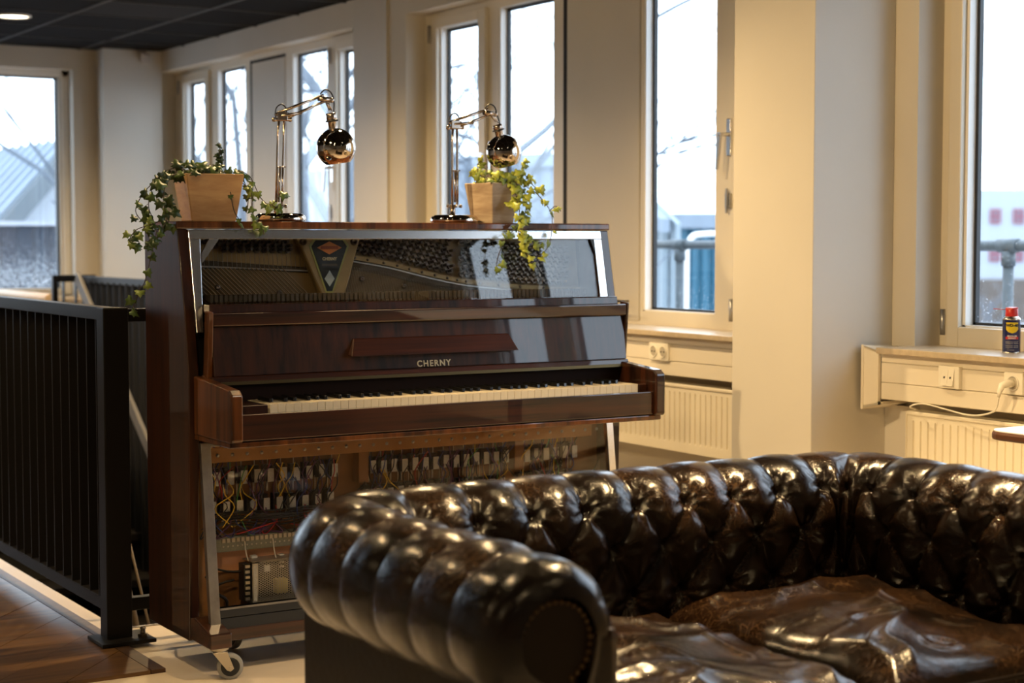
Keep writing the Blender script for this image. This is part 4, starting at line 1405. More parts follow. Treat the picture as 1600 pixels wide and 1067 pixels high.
E_(MB().tube(bez([(1.84, 4.66, .30), (1.90, 4.65, .278), (1.99, 4.645, .275), (2.10, 4.64, .288), (2.3, 4.65, .29)], 5), .0035, 6).tube(bez([(1.835, 4.66, .27), (1.862, 4.65, .22), (1.892, 4.65, .196), (1.90, 4.66, .17)], 5), .005, 6).tube(bez([(1.85, 4.655, .23), (1.88, 4.65, .245), (1.92, 4.655, .25)], 5), .0035, 6), 'black_cable', M['wireb'])
# perforated power supply
psx0, psx1, psz0, psz1, psy = 1.962, 2.118, .180, .304, 4.615
pu = MB()
pu.box((psx0, psy, psz0), (psx1, psy + .003, psz0 + .004)); pu.box((psx0, psy, psz1 - .004), (psx1, psy + .003, psz1)); pu.box((psx0, psy, psz0), (psx0 + .018, psy + .003, psz1)); pu.box((psx1 - .006, psy, psz0), (psx1, psy + .003, psz1))
# hexagonal lattice of thin webs
cell = .0078
xi = psx0 + .018
r_ = 0
while xi + cell * .5 < psx1:
    z = psz0 + (cell * .5 if r_ % 2 else 0)
    while z < psz1 - .002:
        cx, cz = xi + cell * .43, z + cell * .5
        ring_o = [(cx + cell * .5 * cos(a * pi / 3), cz + cell * .5 * sin(a * pi / 3)) for a in range(6)]
        ring_i = [(cx + cell * .33 * cos(a * pi / 3), cz + cell * .33 * sin(a * pi / 3)) for a in range(6)]
        b = [(x, psy, zz) for x, zz in ring_o] + [(x, psy, zz) for x, zz in ring_i]
        pu.add(b, [(i, (i + 1) % 6, 6 + (i + 1) % 6, 6 + i) for i in range(6)])
        z += cell * .87 * 1.0
    xi += cell * .76
    r_ += 1
pu.box((psx0, psy, psz0 - .001), (psx1, psy + .08, psz0 + .001)); pu.box((psx0, psy, psz1 - .001), (psx1, psy + .08, psz1 + .001)); pu.box((psx1 - .001, psy, psz0), (psx1 + .001, psy + .08, psz1))
pso = E_(pu, 'power_supply', M['psu'])
pso['label'] = 'perforated metal power supply'
E_(MB().box((psx0 + .004, psy - .001, psz0 + .008), (psx0 + .015, psy, psz1 - .01)), 'rating_label', M['soll'])
E_(MB().box((2.05, psy + .02, .198), (2.085, psy + .05, .240)), 'yellow_transformer', M['amber'], .002)
E_(MB().box((psx0 + .02, psy + .06, psz0 + .004), (psx1 - .004, psy + .065, psz1 - .004)), 'circuit_board', M['dark'])
E_(MB().box((2.0, psy - .0008, .272), (2.018, psy, .292)), 'warning_label', M['soll'])
tb = MB().box((psx0 - .022, psy + .01, psz0 + .008), (psx0 - .001, psy + .05, psz1 - .006))
for i in range(7): tb.box((psx0 - .020, psy + .004, psz0 + .012 + i * .016), (psx0 - .006, psy + .012, psz0 + .020 + i * .016), 1)
E_(tb, 'terminal_block', [M['gasket'], M['zinc']])

# toe blocks and castors
for sx, xs in ((1, (1.773, 1.838)), (-1, (3.202, 3.267))):
    P(MB().prism([(xs[0], 4.472, .095), (xs[0], 4.472, .138), (xs[0], 4.60, .165), (xs[0], 4.93, .108), (xs[0], 4.93, .095)], (xs[1] - xs[0], 0, 0)), 'toe_block', M['pianoh'], .004)
    for yc in (4.505, 4.86):
        cx = (xs[0] + xs[1]) / 2 + (.006 if yc < 4.6 else .17 * sx)
        RR = Matrix.Translation((cx, yc, 0)) @ Matrix.Rotation(radians(72 if yc < 4.6 else 20), 4, 'Z')
        T_ = lambda v: tuple(RR @ Vector(v))
        cs = MB()
        if yc > 4.6: cs.box((cx - .03, yc - .03, .088), (cx + .03, yc + .03, .10))
        cs.tube([T_((0, 0, .097)), T_((0, 0, .088))], .028, 16)
        cs.tube([T_((0, 0, .088)), T_((0, 0, .082))], .020, 16)
        for q_, w_ in ((-.022, .003), (.019, .003)):
            ww_ = MB().prism([(q_, .020, .082), (q_, -.022, .082), (q_, -.040, .034), (q_, -.030, .026), (q_, -.020, .030)], (w_, 0, 0))
            cs.add([T_(v) for v in ww_.v], ww_.f)
        ww_ = MB().box((-.021, -.022, .079), (.021, .020, .083))
        cs.add([T_(v) for v in ww_.v], ww_.f)
        cs.tube([T_((-.025, -.030, .0375)), T_((.025, -.030, .0375))], .005, 10)
        WM = RR @ Matrix.Translation((0, -.030, .0375)) @ Matrix.Rotation(pi / 2, 4, 'Y')
        c0 = P(cs, 'castor_fork', M['zinc'], .001)
        MB().lathe([(.027, -.012), (.034, -.011), (.0375, -.006), (.0375, .006), (.034, .011), (.027, .012)], 28, (0, 0, 0), 0, WM).build('castor_tyre', M['rubber'], c0)
        MB().lathe([(.0001, -.009), (.020, -.009), (.027, -.012), (.027, .012), (.020, .009), (.0001, .009)], 28, (0, 0, 0), 0, WM).build('castor_hub', M['gasket'], c0)
# ================================================================== DESK LAMPS
LY = 4.82
def W_(px, py, y=LY): return at(px, py, 1, y)


def desk_lamp(label, bx, low, top, head, sock, ball, r_ball=.062, second=.020):
    """articulated chrome lamp; low/top/head/sock/ball are joints in the lamp's own plane"""
    t = thing('desk_lamp', label, 'lamp', (bx, LY, 1.306), 'chrome desk lamps on the piano')
    t['group'] = 'chrome desk lamps on the piano'
    MB().lathe([(.0001, 0), (.072, 0), (.078, .004), (.079, .010), (.076, .020), (.068, .026), (.05, .0275), (.02, .0285), (.0001, .0285)], 40, (bx, LY, 1.306)).build('base', M['chrome'], t)
    low, top, head, sock, ball = [Vector(p) for p in (low, top, head, sock, ball)]
    sn = M['chromes']
    MB().tube([(low.x, low.y, 1.33), (low.x, low.y, low.z)], .009, 12).tube([low + Vector((-.016, 0, 0)), low + Vector((.030, 0, 0))], .0045, 8).tube([low + Vector((.01, -.018, .0)), low + Vector((.01, .018, .0))], .005, 8).ball(low + Vector((-.017, 0, 0)), .006, 6).ball(low + Vector((.031, 0, 0)), .006, 6).build('base_joint', sn, t)
    dx = Vector((second, 0, 0))
    mid = low.lerp(top, .42) + Vector((-.001, 0, 0))
    for q, nm in ((Vector((-.004, -.006, 0)), 'lower_arm'), (dx + Vector((0, .006, 0)), 'lower_arm')):
        MB().tube([low + q, mid + q, low.lerp(top, .78) + q + Vector((-.002, 0, 0)), top + q * .8], .0042, 8).build(nm, sn, t)
    # tension springs with their hooks
    sp = MB()
    for q in (.002, .012):
        a, b = low + Vector((q, -.012, .012)), low.lerp(top, .43) + Vector((q, -.012, 0))
        n = 60
        hx = []
        for i in range(n * 3):
            u = i / (n * 3 - 1)
            p = a.lerp(b, u)
            hx.append(p + Vector((cos(u * n * .5 * 2 * pi) * .0032, sin(u * n * .5 * 2 * pi) * .0032, 0)))
        sp.tube([a, b], .0034, 6)
    sp.build('spring', M['chromes'], t)
    b_ = low.lerp(top, .43)
    MB().tube([b_ + Vector((-.006, -.012, 0)), b_ + Vector((.020, -.012, .001))], .0025, 6).build('spring_bar', sn, t)
    # elbow
    MB().tube([top + Vector((-.016, 0, .004)), top + Vector((.030, 0, .006))], .0055, 10).tube([top + Vector((-.018, 0, -.012)), top + Vector((.034, 0, -.010))], .0055, 10).box(tuple(top + Vector((-.010, -.010, -.014))), tuple(top + Vector((.022, -.004, .012)))).ball(top + Vector((-.019, 0, -.012)), .0075, 6).ball(top + Vector((.035, 0, -.010)), .0075, 6).build('elbow_joint', sn, t, .001)
    # upper arm: two parallel tubes
    d = (head - top).normalized()
    nrm = Vector((-d.z, 0, d.x)) * .010
    MB().tube([top + nrm + d * -.004, head + nrm * 1.1], .0045, 8).build('upper_arm', sn, t)
    MB().tube([top - nrm + d * .006 + Vector((.01, -.004, 0)), head - nrm * .8], .0045, 8).build('upper_arm', sn, t)
    MB().tube([top + Vector((0, -.008, .0)), top + d * .075 + Vector((0, -.008, -.016))], .0045, 8).build('elbow_link', sn, t)
    MB().tube([head + Vector((-.020, 0, .0)), head + Vector((.022, 0, -.004))], .0085, 12).ball(head + Vector((.024, 0, -.004)), .009, 6).tube([head, sock + Vector((-.004, 0, .012))], .004, 8).tube([head + Vector((.006, 0, 0)), sock + Vector((.004, 0, .010))], .003, 8).build('head_joint', sn, t)
    ax = (ball - sock).normalized()
    # lamp holder and round shade share an axis
    R = ax.to_track_quat('Z', 'Y').to_matrix().to_4x4()
    s0 = sock
    L = (ball - sock).length - r_ball
    MB().lathe([(.0001, -.004), (.0145, -.003), (.0165, .002), (.0165, L * .45), (.014, L * .5), (.014, L + .006)], 24, s0, 0, R).build('lamp_holder', sn, t)
    MB().lathe([(.0165, L * .40), (.0205, L * .44), (.0205, L * .52), (.0165, L * .56)], 24, s0, 0, R).build('collar', M['cable'], t)
    # shade: sphere, open below
    pr = []
    for i in range(40):
        a = radians(12) + (radians(142) - radians(12)) * i / 39
        pr.append((r_ball * sin(a), -r_ball * cos(a)))
    op = pr[-1]
    pr2 = pr + [(op[0] - .0016, op[1] + .0004)] + [(max(.0001, x - .002), z * .97) for x, z in reversed(pr)]
    MB().lathe(pr2, 48, ball, 0, R).build('shade', M['chrome'], t)
    MB().ball(ball + ax * .008, .024, 8).build('bulb', M['white'], t)
    # cable loops at elbow and head
    MB().tube(bez([top + Vector((-.012, .004, -.006)), top + Vector((-.010, .004, .022)), top + Vector((.008, .004, .036)), top + Vector((.024, .004, .022)), top + Vector((.022, .004, -.004))], 6), .0022, 6).build('cable', M['cable'], t)
    MB().tube(bez([head + Vector((-.012, .004, .014)), head + Vector((.004, .004, .028)), head + Vector((.024, .004, .020)), head + Vector((.034, .004, -.006)), sock + Vector((.012, .004, .006))], 6), .0024, 6).build('cable', M['cable'], t)
    return t


def V3(px, py, y=LY): return W_(px, py, y)
L1 = desk_lamp('chrome articulated lamp beside the left plant pot', V3(438, 340).x, V3(432, 322), V3(437, 181), V3(507, 154), V3(517, 178), V3(525, 231), .0615, .021)
L2 = desk_lamp('chrome articulated lamp hanging over the right plant pot', V3(710, 340).x, V3(707, 322), V3(708, 194), V3(764, 176), V3(777, 196), V3(787, 238), .0585, .021)
L2c = None

# ================================================================== IVY POTS
def leaf_mesh(name, m):
    pts = [(0, 0), (.30, -.16), (.52, -.02), (.36, .22), (.44, .48), (.20, .52), (0, .95), (-.20, .52), (-.44, .48), (-.36, .22), (-.52, -.02), (-.30, -.16)]
    vs = [(0, .28, .07)] + [(x, y, -.10 * abs(x) - .05 * y * y) for x, y in pts] + [(0, .28, .055)] + [(x, y, -.10 * abs(x) - .05 * y * y - .012) for x, y in pts]
    n = len(pts)
    fs = [(0, 1 + i, 1 + (i + 1) % n) for i in range(n)] + [(n + 1, n + 2 + (i + 1) % n, n + 2 + i) for i in range(n)]
    fs += [(1 + i, n + 2 + i, n + 2 + (i + 1) % n, 1 + (i + 1) % n) for i in range(n)]
    return MB().add(vs, fs, 0, True).mesh(name, m)
LM = {k: leaf_mesh('ivy_leaf', M[k]) for k in ('leafd', 'leafm', 'leafy', 'leafp')}


def add_leaf(t, p, size, key, rr, face=None):
    o = bpy.data.objects.new('leaf', LM[key])
    COL.objects.link(o)
    o.parent = t
    n = Vector((rr.uniform(-.8, .5), -1.0 + rr.uniform(-.2, .6), rr.uniform(-.3, .9))).normalized()
    if face: n = (n + Vector(face)).normalized()
    tipd = Vector((rr.uniform(-.8, .8), rr.uniform(-.3, .3), -1 + rr.uniform(-.1, .9)))
    tipd = (tipd - n * tipd.dot(n)).normalized()
    xd = tipd.cross(n)
    Mx = Matrix((xd, tipd, n)).transposed()
    o.rotation_euler = Mx.to_euler()
    o.scale = (size, size, size)
    o.location = Vector(p) - Vector(t.location)


def pot(label, name, c, wt, wb, h, rot, mt, group=None):
    t = thing('potted_ivy', label, 'potted plant', c, group)
    R = Matrix.Translation(c) @ Matrix.Rotation(rot, 4, 'Z')
    def sq(w, z): return [R @ Vector((x * w / 2, y * w / 2, z)) for x, y in ((-1, -1), (1, -1), (1, 1), (-1, 1))]
    a, b, cc, d = sq(wb, .0), sq(wt, h), sq(wt - .024, h), sq(wt - .03, h - .02)
    vs = a + b + cc + d
    fs = [(3, 2, 1, 0)]
    for i in range(4):
        j = (i + 1) % 4
        fs += [(i, j, 4 + j, 4 + i), (4 + i, 4 + j, 8 + j, 8 + i), (8 + i, 8 + j, 12 + j, 12 + i)]
    MB().add(vs, fs).build('pot', mt, t, .004)
    MB().add(sq(wt - .028, h - .018), [(0, 1, 2, 3)]).build('soil', M['soil'], t)
    return t


def vine(t, rr, pts, key, n, size=(.024, .036), spread=.012, r=.0014):
    """pts: world points; leaves strung along them"""
    P_ = bez(pts, 6)
    m = MB().tube(P_, r, 5, cap=False)
    for i in range(n):
        u = (i + rr.random()) / n * (len(P_) - 1.001)
        p = P_[int(u)].lerp(P_[int(u) + 1], u - int(u))
        q = p + Vector((rr.uniform(-1, 1), rr.uniform(-1, .4), rr.uniform(-1, 1))) * spread
        m.tube([p, q], .0008, 4, cap=False)
        k = key if isinstance(key, str) else rr.choice(key)
        add_leaf(t, q, rr.uniform(*size), k, rr)
    m.build('vine', M['stem'], t)


r1_ = random.Random(12)
pc1 = (at(325, 344, 1, 4.81).x + .003, 4.812, 1.306)
T1 = pot('potted ivy in a terracotta-coloured square pot at the left end of the piano', 'pot', pc1, .176, .134, .140, radians(-8), M['potL'])
q = lambda px, py, y=4.80: at(px, py, 1, y)
K1 = ['leafd', 'leafd', 'leafm']
for _ in range(6):
    x0 = r1_.uniform(285, 350)
    vine(T1, r1_, [q(x0, 280, 4.81), q(x0 + r1_.uniform(-16, 12), 262, 4.80 + r1_.uniform(-.06, .06)), q(x0 + r1_.uniform(-25, 22), 270, 4.78 + r1_.uniform(-.08, .05))], K1, 7, (.026, .040), .02)
vine(T1, r1_, [q(300, 272), q(280, 262), q(255, 270, 4.78), q(240, 290, 4.77), q(232, 320, 4.77), q(240, 345, 4.77)], K1, 12, (.028, .042), .016)
vine(T1, r1_, [q(290, 270), q(268, 275, 4.74), q(256, 300, 4.72), q(258, 330, 4.72), q(262, 352, 4.72)], K1, 12, (.028, .040), .016)
vine(T1, r1_, [q(290, 272), q(262, 268, 4.80), q(240, 285, 4.82), q(222, 305, 4.82), q(212, 330, 4.82), q(226, 350, 4.82), q(232, 362, 4.82)], K1, 9, (.024, .036), .009)
vine(T1, r1_, [q(262, 320, 4.74), q(248, 345, 4.72), q(232, 352, 4.70), q(212, 360, 4.70), q(203, 378, 4.70), q(222, 390, 4.70)], ['leafd', 'leafm', 'leafp'], 15, (.024, .034), .015)
vine(T1, r1_, [q(262, 340, 4.70), q(250, 365, 4.68), q(240, 380, 4.66), q(233, 375, 4.66)], ['leafm', 'leafd'], 8, (.022, .032), .012)
vine(T1, r1_, [q(245, 360, 4.70), q(236, 400, 4.72), q(226, 440, 4.74), q(218, 452, 4.75), q(212, 470, 4.76), q(205, 486, 4.76)], ['leafm', 'leafp'], 7, (.026, .034), .010)
vine(T1, r1_, [q(335, 278), q(341, 255), q(344, 238), q(342, 222)], K1, 9, (.018, .026), .008)
vine(T1, r1_, [q(355, 276), q(372, 266), q(382, 285), q(388, 305), q(386, 330)], K1, 8, (.020, .030), .008)
vine(T1, r1_, [q(358, 274), q(376, 268, 4.76), q(390, 276, 4.74), q(398, 290, 4.73), q(408, 310, 4.72), q(424, 320, 4.70), q(440, 300, 4.71), q(444, 302, 4.72)], ['leafm', 'leafm', 'leafp'], 9, (.024, .034), .008)
vine(T1, r1_, [q(372, 280, 4.78), q(392, 300, 4.74), q(394, 330, 4.67), q(402, 345, 4.665), q(410, 352, 4.665), q(412, 366, 4.66)], ['leafp', 'leafm'], 8, (.022, .034), .007)
vine(T1, r1_, [q(360, 300, 4.72), q(366, 330, 4.68), q(378, 350, 4.67), q(376, 360, 4.665)], ['leafm'], 3, (.018, .024), .004)
vine(T1, r1_, [q(418, 318, 4.72), q(428, 322, 4.71), q(436, 326, 4.71)], ['leafp', 'leafm'], 4, (.026, .034), .006)

r2_ = random.Random(23)
pc2 = (at(770, 346, 1, 4.82).x, 4.822, 1.306)
T2 = pot('potted ivy in a greyish square pot under the right lamp', 'pot', pc2, .134, .098, .132, radians(13), M['potR'])
K2 = ['leafy', 'leafy', 'leafp']
for _ in range(7):
    x0 = r2_.uniform(742, 800)
    vine(T2, r2_, [q(x0, 288, 4.82), q(x0 + r2_.uniform(-10, 10), 274, 4.80 + r2_.uniform(-.04, .05)), q(x0 + r2_.uniform(-16, 18), 276, 4.80 + r2_.uniform(-.06, .04))], K2, 6, (.024, .036), .014)
vine(T2, r2_, [q(750, 288, 4.83), q(746, 262, 4.85), q(752, 248, 4.86)], K2, 9, (.026, .036), .012)
vine(T2, r2_, [q(780, 285, 4.78), q(800, 280, 4.75), q(812, 300, 4.74), q(803, 318, 4.74), q(796, 322, 4.74)], K2, 16, (.026, .036), .016)
vine(T2, r2_, [q(790, 280, 4.80), q(815, 270, 4.78), q(828, 285, 4.77), q(842, 298, 4.76)], K2, 13, (.026, .036), .016)
vine(T2, r2_, [q(800, 282, 4.78), q(818, 298, 4.74), q(822, 320, 4.73), q(820, 338, 4.72), q(824, 344, 4.71)], K2, 9, (.024, .034), .010)
vine(T2, r2_, [q(815, 268, 4.82), q(818, 256, 4.83), q(822, 250, 4.83)], K2, 4, (.024, .032), .008)
vine(T2, r2_, [q(820, 290, 4.76), q(838, 302, 4.74), q(852, 318, 4.72), q(862, 335, 4.70), q(862, 360, 4.66), q(858, 382, 4.645), q(845, 398, 4.64), q(828, 402, 4.64)], K2, 8, (.020, .030), .008)
vine(T2, r2_, [q(858, 330, 4.70), q(868, 322, 4.70), q(876, 330, 4.70)], K2, 3, (.018, .024), .006)
vine(T2, r2_, [q(805, 300, 4.74), q(812, 335, 4.68), q(810, 360, 4.65), q(816, 375, 4.64), q(822, 392, 4.635), q(826, 410, 4.635)], ['leafy'], 16, (.024, .036), .014)
vine(T2, r2_, [q(812, 362, 4.65), q(828, 372, 4.64), q(838, 380, 4.635), q(846, 378, 4.635)], ['leafy', 'leafp'], 8, (.022, .032), .008)
vine(T2, r2_, [q(808, 355, 4.65), q(794, 368, 4.64), q(786, 380, 4.635), q(778, 402, 4.63), q(775, 420, 4.63)], ['leafp', 'leafm'], 7, (.024, .034), .010)

# ================================================================== CHESTERFIELD SOFA
RC, ZR = .125, .632
SXL, SXR, SYB, SYF = 1.43, 2.80, 2.995, 2.165
SF = thing('chesterfield_sofa', 'dark brown button-tufted leather chesterfield sofa in the foreground', 'sofa', (2.1, 2.6, 0))
FR = .15
# centre line of the roll: up the left arm, along the back, down the right arm
def path(s):
    """returns point, tangent (unit), for path length s (0 = left arm front)"""
    La = SYB - SYF - FR
    q1 = La; q2 = q1 + FR * pi / 2; q3 = q2 + (SXR - SXL - 2 * FR); q4 = q3 + FR * pi / 2
    if s <= q1: return Vector((SXL, SYF + s, 0)), Vector((0, 1, 0))
    if s <= q2:
        a = (s - q1) / FR
        return Vector((SXL + FR - FR * cos(a), SYB - FR + FR * sin(a), 0)), Vector((sin(a), cos(a), 0))
    if s <= q3: return Vector((SXL + FR + (s - q2), SYB, 0)), Vector((1, 0, 0))
    if s <= q4:
        a = (s - q3) / FR
        return Vector((SXR - FR + FR * sin(a), SYB - FR + FR * cos(a), 0)), Vector((cos(a), -sin(a), 0))
    return Vector((SXR, SYB - FR - (s - q4), 0)), Vector((0, -1, 0))
La = SYB - SYF - FR
Q1, Q2 = La, La + FR * pi / 2
Q3 = Q2 + (SXR - SXL - 2 * FR)
Q4 = Q3 + FR * pi / 2
QE = Q4 + La
# profile (t = outward offset, z), with arc length; from inner seat up and over
prof = []
tin = -.085
for i in range(40):
    u = i / 39
    z = .36 + (ZR - .04 - .36) * u
    t = tin - .035 * u ** 1.5 + .012 * (1 - u)
    prof.append((t, z))
a0 = atan2(prof[-1][1] - ZR, prof[-1][0])        # angle at which the straight part meets the roll
a0 = a0 % (2 * pi)                                # ~198 deg
a1 = radians(-68)
N = 84
for i in range(1, N + 1):
    a = a0 + (a1 - a0) * i / N
    prof.append((RC * cos(a), ZR + RC * sin(a)))
arc = [0]
for (a, b), (c, d) in zip(prof, prof[1:]): arc.append(arc[-1] + sqrt((c - a) ** 2 + (d - b) ** 2))
# rows of buttons measured down from row A (24 deg above horizontal on the inner side)
iA = min(range(len(prof)), key=lambda i: (prof[i][0] - RC * cos(radians(148))) ** 2 + (prof[i][1] - ZR - RC * sin(radians(148))) ** 2)
vA = arc[iA]
AW, BW = (Q3 - Q2 + FR * pi / 2) / 10, .112
S_OFF = (Q1 + Q2) / 2
wr_ = random.Random(2)
def tuft(s, v):
    p = (s - S_OFF) / AW
    qv = (vA - v) / BW           # >0 below row A
    if qv > 0:
        al, be = p + qv / 2, p - qv / 2
        h = (abs(sin(pi * al)) * abs(sin(pi * be))) ** .46
        lo = max(0, qv - 2.2)
        h = h * (1 - min(1, lo / .6)) + min(1, lo / .6) * .7
    else:
        e = min(1, -qv / 1.2)
        h = abs(sin(pi * p)) ** (.92 - .38 * e)
    d = 9
    for r in (0, 1, 2):
        c = round(p - .5 * (r % 2)) + .5 * (r % 2)
        dd = sqrt(((p - c) * AW) ** 2 + ((qv - r) * BW) ** 2)
        if dd < d: d, bc_, br_ = dd, c, r
    amp = .025 if qv > -.3 else .025 - .017 * min(1, (-qv - .3) / .9)
    disp = amp * (h - 1) * 1.0
    disp -= .017 * math.exp(-(d / .013) ** 2)
    ang = atan2((qv - br_) * BW, (p - bc_) * AW)
    if qv > -.7:
        disp += .0030 * sin(ang * 9 + bc_ * 3) * math.exp(-((d - .03) / .022) ** 2)
        disp += .0016 * sin(ang * 17 + bc_) * math.exp(-((d - .026) / .015) ** 2)
    return disp, d


def sofa_run(name, s0, s1, ds=.0048):
    n = int((s1 - s0) / ds)
    vs, fs = [], []
    L = len(prof)
    for i in range(n + 1):
        s = s0 + (s1 - s0) * i / n
        c, tg = path(s)
        out = Vector((-tg.y, tg.x, 0))
        # rounded ends of the arms
        e = min(s, QE - s)
        k = 1.0
        yo = 0
        for j, (t, z) in enumerate(prof):
            dsp, d = tuft(s, arc[j])
            if e < .10: dsp = dsp * max(.15, e / .10)
            # normal of the profile
            a, b = prof[max(0, j - 1)], prof[min(L - 1, j + 1)]
            nx, nz = -(b[1] - a[1]), (b[0] - a[0])
            ln = sqrt(nx * nx + nz * nz)
            nx, nz = nx / ln, nz / ln
            tt, zz = t + nx * dsp, z + nz * dsp
            if e < .06:
                w = 1 - e / .06
                sh = .055 * (1 - sqrt(max(0, 1 - w * w)))
                tt -= nx * sh; zz -= nz * sh
            nn = noise.noise(Vector((s * 7, arc[j] * 7, 3.1))) * .004 + noise.noise(Vector((s * 24, arc[j] * 20, 9))) * .0012
            tt += nx * nn; zz += nz * nn
            # inside the corner fillet the inner profile never crosses the centre of the turn
            if Q1 < s < Q2 or Q3 < s < Q4: tt = max(tt, -FR + .002)
            v = c + out * tt
            vs.append((v.x, v.y, zz))
    for i in range(n):
        for j in range(L - 1):
            fs.append((i * L + j, i * L + j + 1, (i + 1) * L + j + 1, (i + 1) * L + j))
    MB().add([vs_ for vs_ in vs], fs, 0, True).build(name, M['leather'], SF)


SM1, SM2 = (Q1 + Q2) / 2, (Q3 + Q4) / 2
sofa_run('arm', 0, SM1)
sofa_run('backrest', SM1, SM2)
sofa_run('arm', SM2, QE)
# buttons
bm = MB().lathe([(.0001, .005), (.005, .0045), (.0085, .002), (.009, -.002)], 14).mesh('button', M['leatherd'])
for r in (0, 1, 2):
    for k in range(-8, 20):
        s = S_OFF + (k + .5 * (r % 2)) * AW
        if s < .03 or s > QE - .03 or abs(s - SM1) < .02 and r != 0: continue
        v = vA - r * BW
        j = min(range(len(arc)), key=lambda i: abs(arc[i] - v))
        c, tg = path(s)
        out = Vector((-tg.y, tg.x, 0))
        a, b = prof[j - 1], prof[j + 1]
        nx, nz = -(b[1] - a[1]), (b[0] - a[0])
        ln = sqrt(nx * nx + nz * nz); nx /= ln; nz /= ln
        dsp = -.043
        tt = prof[j][0] + nx * dsp
        zz = prof[j][1] + nz * dsp
        nrm = out * nx + Vector((0, 0, nz))
        if (Q1 < s < Q2 or Q3 < s < Q4) and tt < -FR: tt = -FR + .01
        p = c + out * tt + Vector((0, 0, zz))
        o = link('button', bm)
        o.parent = SF
        o.rotation_euler = nrm.to_track_quat('Z', 'Y').to_euler()
        o.location = p - Vector(SF.location)
# body below the roll
ld = M['leatherd']
ox = -.042
S_ = lambda mb, name, m=ld, b=.006: mb.build(name, m, SF, b)
S_(MB().box((SXL - .04, SYF + .02, .09), (SXL + .05, SYB + .025, .575)), 'side_panel')
S_(MB().box((SXR - .05, SYF + .02, .09), (SXR + .04, SYB + .025, .575)), 'side_panel')
S_(MB().box((SXL + .05, SYB - .06, .09), (SXR - .05, SYB + .025, .575)), 'back_panel')
S_(MB().box((SXL + .06, SYF + .03, .09), (SXR - .06, SYB - .06, .30)), 'seat_base', M['leather'], .012)
for cx, sg in ((SXL, 1), (SXR, -1)):
    # arm front: keyhole panel with nail trim
    pts = []
    rp = .066
    for i in range(25):
        a = radians(-62) + radians(62 + 180 + 20) * i / 24
        pts.append((cx - sg * 0 + rp * cos(a) * sg * 1.0, ZR - .006 + rp * sin(a)))
    pts = [(cx + sg * .048, .10)] + pts + [(cx - sg * .035, .48), (cx - sg * .035, .10)]
    S_(MB().prism([(x, SYF + .014, z) for x, z in pts], (0, .03, 0)), 'arm_front_panel', M['leatherd'], .003)
    # leather band around the panel, running down the inner edge
    S_(MB().prism([(cx + sg * .048, SYF + .002, .10), (cx + sg * .118, SYF + .002, .10), (cx + sg * .118, SYF + .002, ZR + .01), (cx + sg * .064, SYF + .002, ZR + .01), (cx + sg * .052, SYF + .002, ZR - .07)], (0, .07, 0)), 'arm_front_border', M['leather'], .018)
    S_(MB().tube([(cx, SYF + .03, ZR), (cx, SYF + .06, ZR)], .09, 28), 'scroll_backing', M['leatherd'], 0)
    S_(MB().prism([(cx - sg * .035, SYF + .010, .10), (cx - sg * .046, SYF + .010, .10), (cx - sg * .046, SYF + .010, .54), (cx - sg * .035, SYF + .010, .54)], (0, .04, 0)), 'arm_front_border', M['leather'], .004)
    nl = MB()
    path_n = [(x, z) for x, z in pts]
    for (xa_, za_), (xb_, zb_) in zip(path_n, path_n[1:-1] + [path_n[-1]]):
        L_ = sqrt((xb_ - xa_) ** 2 + (zb_ - za_) ** 2)
        k = max(1, int(L_ / .0105))
        for i in range(k):
            x, z = xa_ + (xb_ - xa_) * i / k, za_ + (zb_ - za_) * i / k
            nl.lathe([(.0048, 0), (.0035, .003), (.0001, .004)], 8, (x, SYF + .0135, z), 0, Matrix.Rotation(pi / 2, 4, 'X'))
    o = nl.build('nail_trim', M['nail'], SF)
    o['kind'] = 'stuff'
for x in (SXL, SXR):
    for y in (SYF + .07, SYB - .04):
        MB().lathe([(.018, 0), (.024, .01), (.034, .045), (.034, .06), (.026, .07), (.03, .09)], 20, (x, y, 0)).build('foot', M['pianoh'], SF)


